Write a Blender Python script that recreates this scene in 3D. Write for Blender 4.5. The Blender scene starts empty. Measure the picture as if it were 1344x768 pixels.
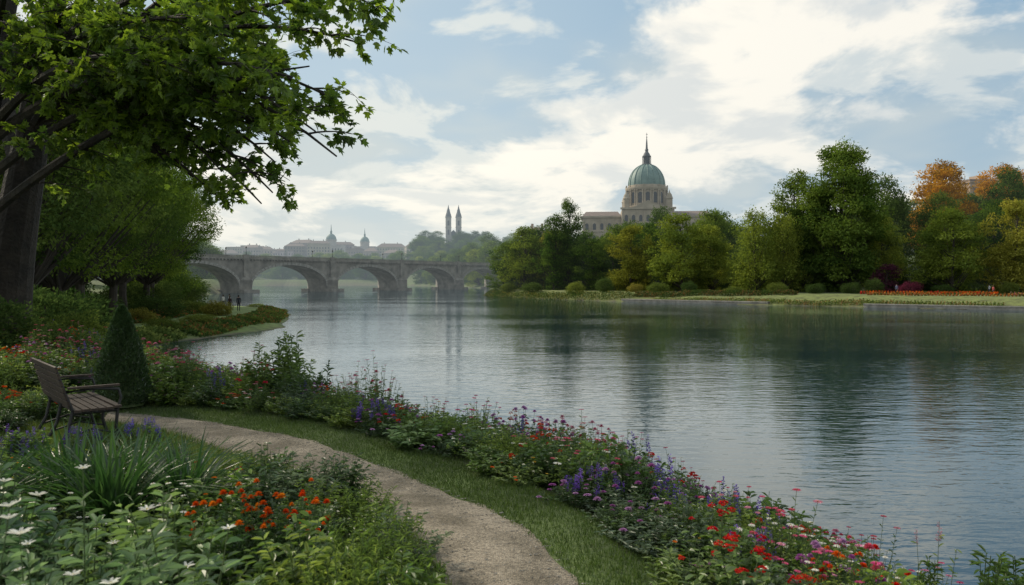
import bpy, math, random
import numpy as np
from mathutils import Vector, Matrix
rng=np.random.default_rng(11)
random.seed(5)
scene=bpy.context.scene
COL=scene.collection
def lnk(o,parent=None):
    COL.objects.link(o)
    if parent is not None: o.parent=parent
    return o
def empty(name,loc=(0,0,0),rz=0):
    e=bpy.data.objects.new(name,None); e.location=loc; e.rotation_euler=(0,0,rz); e.empty_display_size=.3
    return lnk(e)
# ---------------------------------------------------------------- mesh accumulator
class Acc:
    def __init__(s): s.V=[];s.C=[];s.F=[];s.n=0
    def add(s,V,F,m=0,c=(1,1,1)):
        V=np.asarray(V,float).reshape(-1,3); F=np.asarray(F,int)
        if len(V)==0: return
        c=np.asarray(c,float)
        if c.ndim==1: c=np.tile(c,(len(V),1))
        s.V.append(V); s.C.append(c); s.F.append((F+s.n,m)); s.n+=len(V)
    def mesh(s,name,mats,smooth=False):
        V=np.concatenate(s.V); C=np.concatenate(s.C)
        lo=np.concatenate([f.ravel() for f,m in s.F])
        tot=np.concatenate([np.full(len(f),f.shape[1]) for f,m in s.F])
        mi=np.concatenate([np.full(len(f),m) for f,m in s.F])
        st=np.concatenate([[0],np.cumsum(tot)[:-1]])
        me=bpy.data.meshes.new(name)
        me.vertices.add(len(V)); me.vertices.foreach_set('co',V.ravel().astype(np.float32))
        me.loops.add(len(lo)); me.loops.foreach_set('vertex_index',lo.astype(np.int32))
        me.polygons.add(len(tot)); me.polygons.foreach_set('loop_start',st.astype(np.int32))
        for m in mats: me.materials.append(m)
        me.polygons.foreach_set('material_index',mi.astype(np.int32))
        me.polygons.foreach_set('use_smooth',np.full(len(tot),bool(smooth)))
        me.update(calc_edges=True)
        a=me.attributes.new('tint','FLOAT_COLOR','POINT')
        a.data.foreach_set('color',np.concatenate([C,np.ones((len(C),1))],1).ravel().astype(np.float32))
        return me
    def obj(s,name,mats,parent=None,smooth=False,loc=(0,0,0),rz=0):
        o=bpy.data.objects.new(name,s.mesh(name,mats,smooth)); o.location=loc; o.rotation_euler=(0,0,rz)
        return lnk(o,parent)
def box(a,c,s,m=0,col=(1,1,1),rz=0,M=None):
    x,y,z=[v/2 for v in s]
    V=np.array([[-x,-y,-z],[x,-y,-z],[x,y,-z],[-x,y,-z],[-x,-y,z],[x,-y,z],[x,y,z],[-x,y,z]])
    if M is not None: V=V@np.array(M.to_3x3()).T
    if rz:
        cr,sr=math.cos(rz),math.sin(rz); V=V@np.array([[cr,sr,0],[-sr,cr,0],[0,0,1]])
    a.add(V+np.array(c),[[0,3,2,1],[4,5,6,7],[0,1,5,4],[1,2,6,5],[2,3,7,6],[3,0,4,7]],m,col)
def lathe(a,c,prof,n=32,m=0,col=(1,1,1),a0=0):
    P=np.array(prof); th=np.linspace(0,2*math.pi,n,endpoint=False)+a0
    V=np.stack([np.outer(P[:,0],np.cos(th)),np.outer(P[:,0],np.sin(th)),np.repeat(P[:,1][:,None],n,1)],-1).reshape(-1,3)+np.array(c)
    F=[]
    for i in range(len(P)-1):
        for j in range(n):
            k=(j+1)%n; F.append([i*n+j,i*n+k,(i+1)*n+k,(i+1)*n+j])
    a.add(V,F,m,col)
def tube(a,pts,rad,n=6,m=0,col=(1,1,1)):
    P=np.asarray(pts,float); rad=np.asarray(rad,float)
    T=np.gradient(P,axis=0); T/=np.linalg.norm(T,axis=1)[:,None]+1e-9
    ref=np.array([1,0,0]) if abs(T[0,0])<.8 else np.array([0,1,0])
    A=np.cross(T,ref); A/=np.linalg.norm(A,axis=1)[:,None]+1e-9; B=np.cross(T,A)
    th=np.linspace(0,2*math.pi,n,endpoint=False)
    V=(P[:,None,:]+rad[:,None,None]*(np.cos(th)[None,:,None]*A[:,None,:]+np.sin(th)[None,:,None]*B[:,None,:])).reshape(-1,3)
    i=np.arange(len(P)-1)[:,None]*n; j=np.arange(n)[None,:]; k=(j+1)%n
    F=np.stack([i+j,i+k,i+n+k,i+n+j],-1).reshape(-1,4)
    a.add(V,F,m,col)
def nrm(v): return v/(np.linalg.norm(v,axis=-1,keepdims=True)+1e-9)
LEAF6=np.array([[0,0,0],[-.42,.28,.1],[-.36,.66,.07],[0,1,-.14],[.36,.66,.07],[.42,.28,.1]])
LF6=np.array([[0,3,2,1],[0,5,4,3]])
LEAF4=np.array([[0,0,0],[-.5,.45,.08],[0,1,-.1],[.5,.45,.08]])
LF4=np.array([[0,1,2,3]])
LOB=np.array([[0,0,0],[-.30,.05,.05],[-.62,.30,.06],[-.30,.42,.05],[-.40,.78,.0],[-.12,.70,.03],[0,1.05,-.12],
              [.12,.70,.03],[.40,.78,0],[.30,.42,.05],[.62,.30,.06],[.30,.05,.05]])
def leaves(a,P,D,N,L,W,col,m=0,kind=6):
    P=np.asarray(P,float); n=len(P)
    if n==0: return
    D=nrm(np.asarray(D,float)); N=np.asarray(N,float)
    X=nrm(np.cross(D,N)); Z=np.cross(X,D)
    L=np.broadcast_to(L,(n,))[:,None,None]; W=np.broadcast_to(W,(n,))[:,None,None]
    if kind==6: T,F=LEAF6,LF6
    elif kind==4: T,F=LEAF4,LF4
    else: T=LOB; F=None
    V=P[:,None,:]+X[:,None,:]*T[None,:,0:1]*W+D[:,None,:]*T[None,:,1:2]*L+Z[:,None,:]*T[None,:,2:3]*L
    k=len(T); off=(np.arange(n)*k)
    col=np.asarray(col,float)
    if col.ndim==1: col=np.tile(col,(n,1))
    C=np.repeat(col,k,axis=0)
    if F is not None:
        FF=(off[:,None,None]+F[None]).reshape(-1,F.shape[1]); a.add(V.reshape(-1,3),FF,m,C)
    else:
        base=a.n
        F1=np.array([[0,3,2,1],[0,5,4,3],[0,11,10,9],[0,9,8,7]]); F2=np.array([[0,6,5],[0,7,6]])
        a.V.append(V.reshape(-1,3)); a.C.append(C)
        a.F.append(((off[:,None,None]+F1[None]).reshape(-1,4)+base,m))
        a.F.append(((off[:,None,None]+F2[None]).reshape(-1,3)+base,m)); a.n+=n*k
# ---------------------------------------------------------------- materials
def newmat(name):
    m=bpy.data.materials.new(name); m.use_nodes=True; nt=m.node_tree; nt.nodes.clear(); return m,nt
def N(nt,t,**k):
    n=nt.nodes.new(t)
    for a,b in k.items(): setattr(n,a,b)
    return n
HAZE_GLOW=(.45,.53,.58,1)
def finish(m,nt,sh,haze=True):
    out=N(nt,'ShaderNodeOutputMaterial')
    if haze:  # aerial haze painted into the surface: glow mixed in with distance from origin, no volume
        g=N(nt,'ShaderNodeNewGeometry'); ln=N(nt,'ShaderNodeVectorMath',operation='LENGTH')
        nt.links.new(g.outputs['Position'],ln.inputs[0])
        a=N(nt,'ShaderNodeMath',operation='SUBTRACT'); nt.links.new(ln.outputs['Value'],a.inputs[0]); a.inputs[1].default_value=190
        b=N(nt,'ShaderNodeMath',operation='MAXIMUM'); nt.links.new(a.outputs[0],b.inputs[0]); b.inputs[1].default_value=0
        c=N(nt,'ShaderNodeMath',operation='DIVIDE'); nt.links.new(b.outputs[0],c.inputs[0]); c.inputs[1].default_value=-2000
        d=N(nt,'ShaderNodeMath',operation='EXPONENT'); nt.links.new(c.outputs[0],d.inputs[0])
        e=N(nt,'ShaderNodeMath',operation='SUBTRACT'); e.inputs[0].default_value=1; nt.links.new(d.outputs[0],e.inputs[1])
        em=N(nt,'ShaderNodeEmission'); em.inputs[0].default_value=HAZE_GLOW; em.inputs[1].default_value=1
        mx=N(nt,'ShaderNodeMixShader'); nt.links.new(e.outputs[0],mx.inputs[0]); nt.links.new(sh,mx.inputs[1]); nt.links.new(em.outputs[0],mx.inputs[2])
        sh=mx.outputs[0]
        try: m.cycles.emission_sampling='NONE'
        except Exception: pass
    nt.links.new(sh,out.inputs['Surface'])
    return m
def leafmat(name,trans=.35,haze=True,gloss=0,var=.25,tv=1.7,rough=.38):
    m,nt=newmat(name)
    at=N(nt,'ShaderNodeAttribute',attribute_name='tint')
    oi=N(nt,'ShaderNodeObjectInfo')
    mr=N(nt,'ShaderNodeMapRange'); nt.links.new(oi.outputs['Random'],mr.inputs[0]); mr.inputs[3].default_value=1-var; mr.inputs[4].default_value=1+var
    hs=N(nt,'ShaderNodeHueSaturation'); nt.links.new(at.outputs['Color'],hs.inputs['Color']); nt.links.new(mr.outputs[0],hs.inputs['Value'])
    mh=N(nt,'ShaderNodeMapRange'); nt.links.new(oi.outputs['Random'],mh.inputs[0]); mh.inputs[3].default_value=.515; mh.inputs[4].default_value=.485
    nt.links.new(mh.outputs[0],hs.inputs['Hue'])
    p=N(nt,'ShaderNodeBsdfDiffuse'); nt.links.new(hs.outputs[0],p.inputs['Color']); sh=p.outputs[0]
    if gloss:
        g=N(nt,'ShaderNodeBsdfGlossy'); g.inputs['Roughness'].default_value=rough; g.inputs[0].default_value=(1,1,1,1)
        mg=N(nt,'ShaderNodeMixShader'); mg.inputs[0].default_value=gloss; nt.links.new(sh,mg.inputs[1]); nt.links.new(g.outputs[0],mg.inputs[2]); sh=mg.outputs[0]
    t=N(nt,'ShaderNodeBsdfTranslucent')
    h2=N(nt,'ShaderNodeHueSaturation'); nt.links.new(hs.outputs[0],h2.inputs['Color']); h2.inputs['Saturation'].default_value=1.12; h2.inputs['Value'].default_value=tv
    nt.links.new(h2.outputs[0],t.inputs['Color'])
    mx=N(nt,'ShaderNodeMixShader'); mx.inputs[0].default_value=trans
    nt.links.new(sh,mx.inputs[1]); nt.links.new(t.outputs[0],mx.inputs[2])
    return finish(m,nt,mx.outputs[0],haze)
def surf(name,c1,c2,scale=2,rough=.8,bump=.3,haze=True,tint=False,bs=None,dist=.02,metal=0,lo=.35,hi=.65):
    m,nt=newmat(name)
    tc=N(nt,'ShaderNodeTexCoord')
    n1=N(nt,'ShaderNodeTexNoise'); n1.inputs['Scale'].default_value=scale; n1.inputs['Detail'].default_value=6; n1.inputs['Roughness'].default_value=.6
    nt.links.new(tc.outputs['Object'],n1.inputs['Vector'])
    r=N(nt,'ShaderNodeValToRGB'); r.color_ramp.elements[0].position=lo; r.color_ramp.elements[1].position=hi
    r.color_ramp.elements[0].color=(*c1,1); r.color_ramp.elements[1].color=(*c2,1)
    nt.links.new(n1.outputs[0],r.inputs[0]); colo=r.outputs[0]
    if tint:
        at=N(nt,'ShaderNodeAttribute',attribute_name='tint')
        mm=N(nt,'ShaderNodeMix',data_type='RGBA',blend_type='MULTIPLY'); mm.inputs[0].default_value=1
        nt.links.new(colo,mm.inputs[6]); nt.links.new(at.outputs['Color'],mm.inputs[7]); colo=mm.outputs[2]
    p=N(nt,'ShaderNodeBsdfPrincipled'); nt.links.new(colo,p.inputs['Base Color']); p.inputs['Roughness'].default_value=rough; p.inputs['Metallic'].default_value=metal
    if bump:
        n2=N(nt,'ShaderNodeTexNoise'); n2.inputs['Scale'].default_value=bs or scale*6; n2.inputs['Detail'].default_value=4
        nt.links.new(tc.outputs['Object'],n2.inputs['Vector'])
        b=N(nt,'ShaderNodeBump'); b.inputs['Strength'].default_value=bump; b.inputs['Distance'].default_value=dist
        nt.links.new(n2.outputs[0],b.inputs['Height']); nt.links.new(b.outputs[0],p.inputs['Normal'])
    return finish(m,nt,p.outputs[0],haze)
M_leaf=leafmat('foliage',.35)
M_leafn=leafmat('near_foliage',.34,False,.07,.28)
M_bigleaf=leafmat('plane_tree_leaves',.5,False,.05,0,2.2)
M_pet=leafmat('petals',.25,False,0,.1,1.3)
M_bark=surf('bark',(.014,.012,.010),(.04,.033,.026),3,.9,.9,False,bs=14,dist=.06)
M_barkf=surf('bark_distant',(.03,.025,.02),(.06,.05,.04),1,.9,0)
M_stem=surf('plant_stem',(.05,.08,.025),(.08,.12,.035),9,.7,0,False)
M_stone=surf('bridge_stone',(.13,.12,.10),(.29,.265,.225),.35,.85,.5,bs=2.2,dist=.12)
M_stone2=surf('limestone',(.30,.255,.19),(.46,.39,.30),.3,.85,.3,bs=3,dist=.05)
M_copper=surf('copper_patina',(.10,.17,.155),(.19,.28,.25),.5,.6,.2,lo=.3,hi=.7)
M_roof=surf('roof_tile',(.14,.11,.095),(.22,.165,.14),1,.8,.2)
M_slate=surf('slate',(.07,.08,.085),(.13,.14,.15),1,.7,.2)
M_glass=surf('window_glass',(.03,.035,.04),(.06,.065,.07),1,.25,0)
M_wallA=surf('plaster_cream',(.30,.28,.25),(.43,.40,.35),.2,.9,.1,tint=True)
M_wood=surf('bench_wood',(.022,.014,.010),(.055,.036,.025),9,.75,.3,False,bs=60,dist=.003)
M_iron=surf('cast_iron',(.012,.012,.013),(.03,.03,.03),20,.5,.2,False,dist=.002)
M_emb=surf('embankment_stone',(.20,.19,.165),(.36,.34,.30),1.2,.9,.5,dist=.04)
M_peb=surf('pebble',(.16,.145,.12),(.34,.31,.27),3,.85,0,False,tint=True)
# ---------------------------------------------------------------- plan of the river
def chaikin(P,it=2,closed=True):
    P=np.array(P,float)
    for _ in range(it):
        if closed:
            Q=np.roll(P,-1,0); P=np.stack([.75*P+.25*Q,.25*P+.75*Q],1).reshape(-1,2)
        else:
            A,B=P[:-1],P[1:]; mid=np.stack([.75*A+.25*B,.25*A+.75*B],1).reshape(-1,2); P=np.vstack([P[:1],mid,P[-1:]])
    return P
RIV=chaikin([(9,-60),(7,-12),(6.4,0),(5.9,6),(4.7,10.5),(2.4,13.5),(-.6,16),(-4.5,20),(-9.5,25),(-14,30),(-18,36),(-20,45),(-23.3,53),
 (-21,60),(-20.6,72),(-24,86),(-28.5,104),(-33,110),(-48,122),(-62,150),(-78,195),(-98,268),(-140,400),(-190,520),(-190,600),(-120,640),(-85,600),(-50,520),(-24,445),(-8,385),(-6,300),(-8.5,225),(0,196),(12,168),(27,150),(56,122),(78,104),(130,88),(420,20),(420,-60)],2)
def polydist(x,y,P,closed=True):
    A=P; B=np.roll(P,-1,0)
    if not closed: A,B=P[:-1],P[1:]
    best=np.full(x.shape,1e18); side=np.zeros(x.shape)
    ins=np.zeros(x.shape,bool)
    for (ax,ay),(bx,by) in zip(A,B):
        dx,dy=bx-ax,by-ay
        t=np.clip(((x-ax)*dx+(y-ay)*dy)/(dx*dx+dy*dy+1e-12),0,1)
        d=(x-ax-t*dx)**2+(y-ay-t*dy)**2
        if not closed:
            u=d<best; side=np.where(u,np.sign((x-ax)*dy-(y-ay)*dx),side)
        best=np.minimum(d,best)
        if closed:
            c=((ay>y)!=(by>y)); xi=ax+(y-ay)*dx/(dy if dy!=0 else 1e-12)
            ins^=(c&(x<xi))
    d=np.sqrt(best)
    return (np.where(ins,-d,d) if closed else d*side)
def sm(a,b,x):
    t=np.clip((x-a)/(b-a),0,1); return t*t*(3-2*t)
def wig(x,y): return (np.sin(x*1.7+y*.6)+np.sin(x*.7-y*1.3+2)+np.sin(x*3.1+1)*.4+np.sin(y*2.9+x*.8)*.4)
def sdist(x,y):
    d=polydist(x,y,RIV); return d+.10*wig(x,y)*sm(3,12,y)+.35*wig(x*.3,y*.3)*sm(30,60,y)
def height(x,y,sd=None):
    x=np.asarray(x,float); y=np.asarray(y,float)
    if sd is None: sd=sdist(x,y)
    right=np.where(y<330,sm(-17,-12,x)*sm(75,95,y),sm(-110,-90,x))
    TL=2.2-1.5*sm(16,48,y)+.3*sm(-5,-13,x)*(1-sm(20,40,y))+4*sm(-45,-130,x)
    TR=1.7+12*sm(40,150,sd)+5*sm(90,180,x)*sm(60,140,sd)+9*sm(395,440,y)*sm(5,40,sd)
    T=TL*(1-right)+TR*right+20*sm(660,900,y)+25*sm(900,2400,np.hypot(x,y))
    w=5.0-1.3*sm(22,40,y)+4*right
    f=sm(-.05,1,sd/w)
    f=.5*f+.5*np.clip(sd/w,0,1)
    z=T*f+.03*wig(x*.8,y*.8)*sm(1,4,sd)
    return np.where(sd>0,z,np.maximum(-1.2,sd*.5)-.02)
def hz(x,y): return float(height(np.array([x]),np.array([y]))[0])
def sd1(x,y): return float(sdist(np.array([x]),np.array([y]))[0])
PATH=chaikin([(1.6,-6),(.75,0),(.45,2.5),(.2,4),(.04,5.2),(-.43,6.3),(-1.08,7.4),(-1.9,8.5),(-3.05,9.6),(-4.35,10.7),(-5.4,11.6),(-6.6,12.0),(-8,12.2),(-14,12.3),(-22,14)],2,False)
def psd(x,y): return polydist(x,y,PATH,False)   # + on the water side
# ---------------------------------------------------------------- ground
nx,ny=420,450
gx=6*np.sinh(np.linspace(-6.9,6.9,nx)); 
uy=np.linspace(-5.8,6.9,ny); gy=9+6*np.sinh(uy)
X,Y=np.meshgrid(gx,gy); SD=sdist(X,Y); Z=height(X,Y,SD)
nearm=(np.abs(X)<30)&(Y>-8)&(Y<40); PS=np.full(X.shape,50.); PS[nearm]=psd(X[nearm],Y[nearm])
V=np.stack([X,Y,Z],-1).reshape(-1,3)
i=np.arange(ny-1)[:,None]*nx; j=np.arange(nx-1)[None,:]
F=np.stack([i+j,i+j+1,i+nx+j+1,i+nx+j],-1).reshape(-1,4)
grass=np.array([.085,.12,.035]); soil=np.array([.045,.038,.024]); gfar=np.array([.07,.10,.035]); mud=np.array([.08,.07,.05])
C=np.tile(grass,(ny,nx,1))
def mixc(C,c,f): return C*(1-f[...,None])+c*f[...,None]
C=mixc(C,np.array([.13,.155,.045]),sm(-15,0,X)*sm(90,110,Y))
C=mixc(C,np.array([.13,.18,.05]),sm(-15,-19,X)*sm(45,60,Y)*(1-sm(120,140,Y)))
C=mixc(C,soil,((PS>1.25)&(Y<32)&(SD<14)&nearm).astype(float)*.7)
C=mixc(C,np.array([.04,.06,.022]),((PS<-.7)&(Y<25)).astype(float)*.6)
C=mixc(C,gfar*.8,sm(14,30,SD)*sm(30,60,Y))
C=mixc(C,mud,1-sm(.1,.7,SD))
a=Acc(); a.add(V,F,0,C.reshape(-1,3))
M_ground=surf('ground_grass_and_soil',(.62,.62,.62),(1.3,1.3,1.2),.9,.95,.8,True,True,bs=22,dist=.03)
a.obj('ground',[M_ground],smooth=True)
# ---------------------------------------------------------------- water
def watermat():
    m,nt=newmat('river_water')
    tc=N(nt,'ShaderNodeTexCoord')
    def layer(sx,sy,det,rot):
        mp=N(nt,'ShaderNodeMapping'); mp.inputs['Scale'].default_value=(sx,sy,1); mp.inputs['Rotation'].default_value=(0,0,rot)
        nt.links.new(tc.outputs['Object'],mp.inputs[0])
        n=N(nt,'ShaderNodeTexNoise'); n.inputs['Scale'].default_value=1; n.inputs['Detail'].default_value=det; n.inputs['Roughness'].default_value=.5; n.inputs['Distortion'].default_value=.3
        nt.links.new(mp.outputs[0],n.inputs['Vector']); return n.outputs[0]
    l1=layer(1.4,3.5,3,.12); l2=layer(.25,.8,2,-.15); l3=layer(.02,.05,2,.2)
    ad=N(nt,'ShaderNodeMath',operation='MULTIPLY_ADD'); nt.links.new(l2,ad.inputs[0]); ad.inputs[1].default_value=1.3; nt.links.new(l1,ad.inputs[2])
    mr=N(nt,'ShaderNodeMapRange'); nt.links.new(l3,mr.inputs[0]); mr.inputs[1].default_value=.38; mr.inputs[2].default_value=.62; mr.inputs[3].default_value=.3; mr.inputs[4].default_value=1.0
    b=N(nt,'ShaderNodeBump'); b.inputs['Distance'].default_value=.022; nt.links.new(mr.outputs[0],b.inputs['Strength']); nt.links.new(ad.outputs[0],b.inputs['Height'])
    d=N(nt,'ShaderNodeBsdfDiffuse'); d.inputs[0].default_value=(.018,.036,.044,1)
    g=N(nt,'ShaderNodeBsdfGlossy'); g.inputs['Roughness'].default_value=.02; g.inputs[0].default_value=(.90,.96,1,1)
    fr=N(nt,'ShaderNodeFresnel'); fr.inputs[0].default_value=1.9
    nt.links.new(b.outputs[0],g.inputs['Normal']); nt.links.new(b.outputs[0],fr.inputs['Normal'])
    mx=N(nt,'ShaderNodeMixShader'); nt.links.new(fr.outputs[0],mx.inputs[0]); nt.links.new(d.outputs[0],mx.inputs[1]); nt.links.new(g.outputs[0],mx.inputs[2])
    return finish(m,nt,mx.outputs[0],False)
a=Acc(); a.add([[-1500,-300,0],[1500,-300,0],[1500,1200,0],[-1500,1200,0]],[[0,1,2,3]])
a.obj('river_water',[watermat()])
# ---------------------------------------------------------------- gravel path
def pathmat():
    m,nt=newmat('gravel')
    tc=N(nt,'ShaderNodeTexCoord')
    v=N(nt,'ShaderNodeTexVoronoi'); v.inputs['Scale'].default_value=75; nt.links.new(tc.outputs['Object'],v.inputs['Vector'])
    r=N(nt,'ShaderNodeValToRGB'); r.color_ramp.elements[0].color=(.13,.115,.09,1); r.color_ramp.elements[1].color=(.37,.33,.27,1)
    sp=N(nt,'ShaderNodeSeparateColor'); nt.links.new(v.outputs['Color'],sp.inputs[0]); nt.links.new(sp.outputs[0],r.inputs[0])
    n=N(nt,'ShaderNodeTexNoise'); n.inputs['Scale'].default_value=2.3; n.inputs['Detail'].default_value=8; nt.links.new(tc.outputs['Object'],n.inputs['Vector'])
    r2=N(nt,'ShaderNodeValToRGB'); r2.color_ramp.elements[0].position=.38; r2.color_ramp.elements[1].position=.62; r2.color_ramp.elements[0].color=(.48,.45,.38,1); r2.color_ramp.elements[1].color=(1.0,.95,.88,1); nt.links.new(n.outputs[0],r2.inputs[0])
    mm=N(nt,'ShaderNodeMix',data_type='RGBA',blend_type='MULTIPLY'); mm.inputs[0].default_value=1; nt.links.new(r.outputs[0],mm.inputs[6]); nt.links.new(r2.outputs[0],mm.inputs[7])
    p=N(nt,'ShaderNodeBsdfPrincipled'); p.inputs['Roughness'].default_value=.9; nt.links.new(mm.outputs[2],p.inputs['Base Color'])
    b=N(nt,'ShaderNodeBump'); b.inputs['Strength'].default_value=.7; b.inputs['Distance'].default_value=.012; nt.links.new(v.outputs['Distance'],b.inputs['Height'])
    nt.links.new(b.outputs[0],p.inputs['Normal'])
    return finish(m,nt,p.outputs[0],False)
def resample(P,step):
    seg=np.linalg.norm(np.diff(P,axis=0),axis=1); s=np.concatenate([[0],np.cumsum(seg)]); t=np.arange(0,s[-1],step)
    return np.stack([np.interp(t,s,P[:,0]),np.interp(t,s,P[:,1])],1)
PP=resample(PATH,.12); T=nrm(np.gradient(PP,axis=0)); NR=np.stack([T[:,1],-T[:,0]],1)
K=13; rows=[]
for k in range(K):
    u=k/(K-1)*2-1
    e=.43+.03*np.sin(np.arange(len(PP))*.37+u)+.02*np.sin(np.arange(len(PP))*.93+2*u)+.015*rng.standard_normal(len(PP))
    q=PP+NR*(u*e)[:,None]; rows.append(np.stack([q[:,0],q[:,1],height(q[:,0],q[:,1])+.022-.012*u*u],1))
V=np.stack(rows,1).reshape(-1,3); i=np.arange(len(PP)-1)[:,None]*K; j=np.arange(K-1)[None,:]
a=Acc(); a.add(V,np.stack([i+j,i+j+1,i+K+j+1,i+K+j],-1).reshape(-1,4))
gp=a.obj('gravel_path',[pathmat()],smooth=True)
a=Acc(); OCT=np.array([[1,0,0],[0,1,0],[-1,0,0],[0,-1,0],[0,0,.6],[0,0,-.6]],float); OF=np.array([[0,1,4],[1,2,4],[2,3,4],[3,0,4],[1,0,5],[2,1,5],[3,2,5],[0,3,5]])
n=9000; k=(rng.random(n)*(len(PP)*.8)).astype(int); u=rng.uniform(-1,1,n); u=np.sign(u)*np.abs(u)**.7
q=PP[k]+NR[k]*(u*.48)[:,None]; s=rng.uniform(.003,.010,n)*(1+.5*(rng.random(n)>.95)); an=rng.uniform(0,6.28,n)
B=OCT[None]*s[:,None,None]*rng.uniform(.7,1.3,(n,6,1)); cx,sx=np.cos(an)[:,None],np.sin(an)[:,None]
V=np.stack([B[...,0]*cx-B[...,1]*sx,B[...,0]*sx+B[...,1]*cx,B[...,2]],-1)+np.stack([q[:,0],q[:,1],height(q[:,0],q[:,1])+.022],1)[:,None]
a.add(V.reshape(-1,3),(np.arange(n)[:,None,None]*6+OF).reshape(-1,3),0,np.repeat(rng.uniform(.6,1.2,(n,1))*np.ones(3),6,0))
a.obj('path_gravel_stones',[M_peb])
# ---------------------------------------------------------------- grass blades
def blades(name,x,y,hgt,wid,pal):
    n=len(x); z=height(x,y); an=rng.uniform(0,6.28,n); h=hgt*rng.uniform(.5,1.3,n)*(1+.35*wig(x*2,y*2)/3); w=wid*rng.uniform(.7,1.3,n)
    lean=rng.uniform(0,.6,n)*h; la=rng.uniform(0,6.28,n)
    b=np.stack([x,y,z-.005],1); wx=np.stack([np.cos(an)*w,np.sin(an)*w,0*w],1)
    mid=b+np.stack([np.cos(la)*lean*.3,np.sin(la)*lean*.3,h*.6],1); tip=b+np.stack([np.cos(la)*lean,np.sin(la)*lean,h],1)
    V=np.stack([b-wx,b+wx,mid+wx*.7,tip,mid-wx*.7],1).reshape(-1,3)
    t=np.clip(rng.random((n,1))*.7+.3*(wig(x*1.3,y*1.3)[:,None]/3*.5+.5),0,1); C=(pal[0]*(1-t)+pal[1]*t)*rng.uniform(.75,1.25,(n,1))
    a=Acc(); a.add(V,(np.arange(n)[:,None]*5+np.arange(5)),0,np.repeat(C,5,0)); return a.obj(name,[M_leafn])
def samp(n,x0,x1,y0,y1,f):
    x=rng.uniform(x0,x1,n); y=rng.uniform(y0,y1,n); k=f(x,y); return x[k],y[k]
GP=[np.array([.07,.11,.024]),np.array([.15,.20,.055])]
x,y=samp(420000,-9,1.9,3.2,14,lambda x,y:(psd(x,y)>.40)&(psd(x,y)<1.35))
blades('lawn_verge',x,y,.04,.0028,GP)
x,y=samp(240000,-9,.5,3.0,12.5,lambda x,y:(psd(x,y)<-.40)&(psd(x,y)>-2.2))
blades('lawn_grass',x,y,.085,.0032,GP)
# ---------------------------------------------------------------- plants
def head(L,pos,size,col,kind,R,cen=(.35,.22,.03)):
    pos=np.array(pos)
    def ring(n,elev,l,w,dz=0,c=col,off=0):
        th=np.linspace(0,6.283,n,endpoint=False)+off+R.uniform(-.1,.1,n)
        D=np.stack([np.cos(th),np.sin(th),np.full(n,elev)],1); Nn=np.stack([-np.cos(th)*elev,-np.sin(th)*elev,np.ones(n)],1)
        L.append((np.tile(pos+[0,0,dz],(n,1)),D,Nn,np.full(n,l),np.full(n,w),np.array(c)*R.uniform(.8,1.2,(n,1))))
    if kind=='daisy':
        ring(11,.15,size*.5,size*.22); ring(7,.9,size*.12,size*.12,.002,cen)
    elif kind=='pom':
        ring(10,.1,size*.5,size*.3); ring(9,.6,size*.42,size*.28,.002,off=.3); ring(7,1.5,size*.34,size*.25,.003); ring(4,4,size*.28,size*.2,.003)
    elif kind=='star':
        ring(6,.5,size*.55,size*.17); ring(5,2,size*.12,size*.06,.002,(.5,.45,.1))
    elif kind=='umbel':
        n=14; d=R.standard_normal((n,3)); d[:,2]=abs(d[:,2]); d=nrm(d)
        for q in d:
            th=R.uniform(0,6.28,4); D=np.stack([np.cos(th),np.sin(th),th*0+.2],1)+q*.4
            L.append((np.tile(pos+q*size*.42,(4,1)),D,np.tile(q,(4,1)),np.full(4,size*.24),np.full(4,size*.2),np.array(col)*R.uniform(.75,1.2,(4,1))))
    elif kind=='spike':
        n=46; t=R.random(n); th=R.uniform(0,6.28,n); D=np.stack([np.cos(th),np.sin(th),np.full(n,.6)],1)
        p=pos+np.stack([np.cos(th)*.006,np.sin(th)*.006,-t*size*2.6],1)
        L.append((p,D,np.stack([-np.cos(th),-np.sin(th),np.ones(n)],1),(.012+.012*t)*size/.05,np.full(n,.012*size/.05),np.array(col)*R.uniform(.7,1.3,(n,1))))
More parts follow.
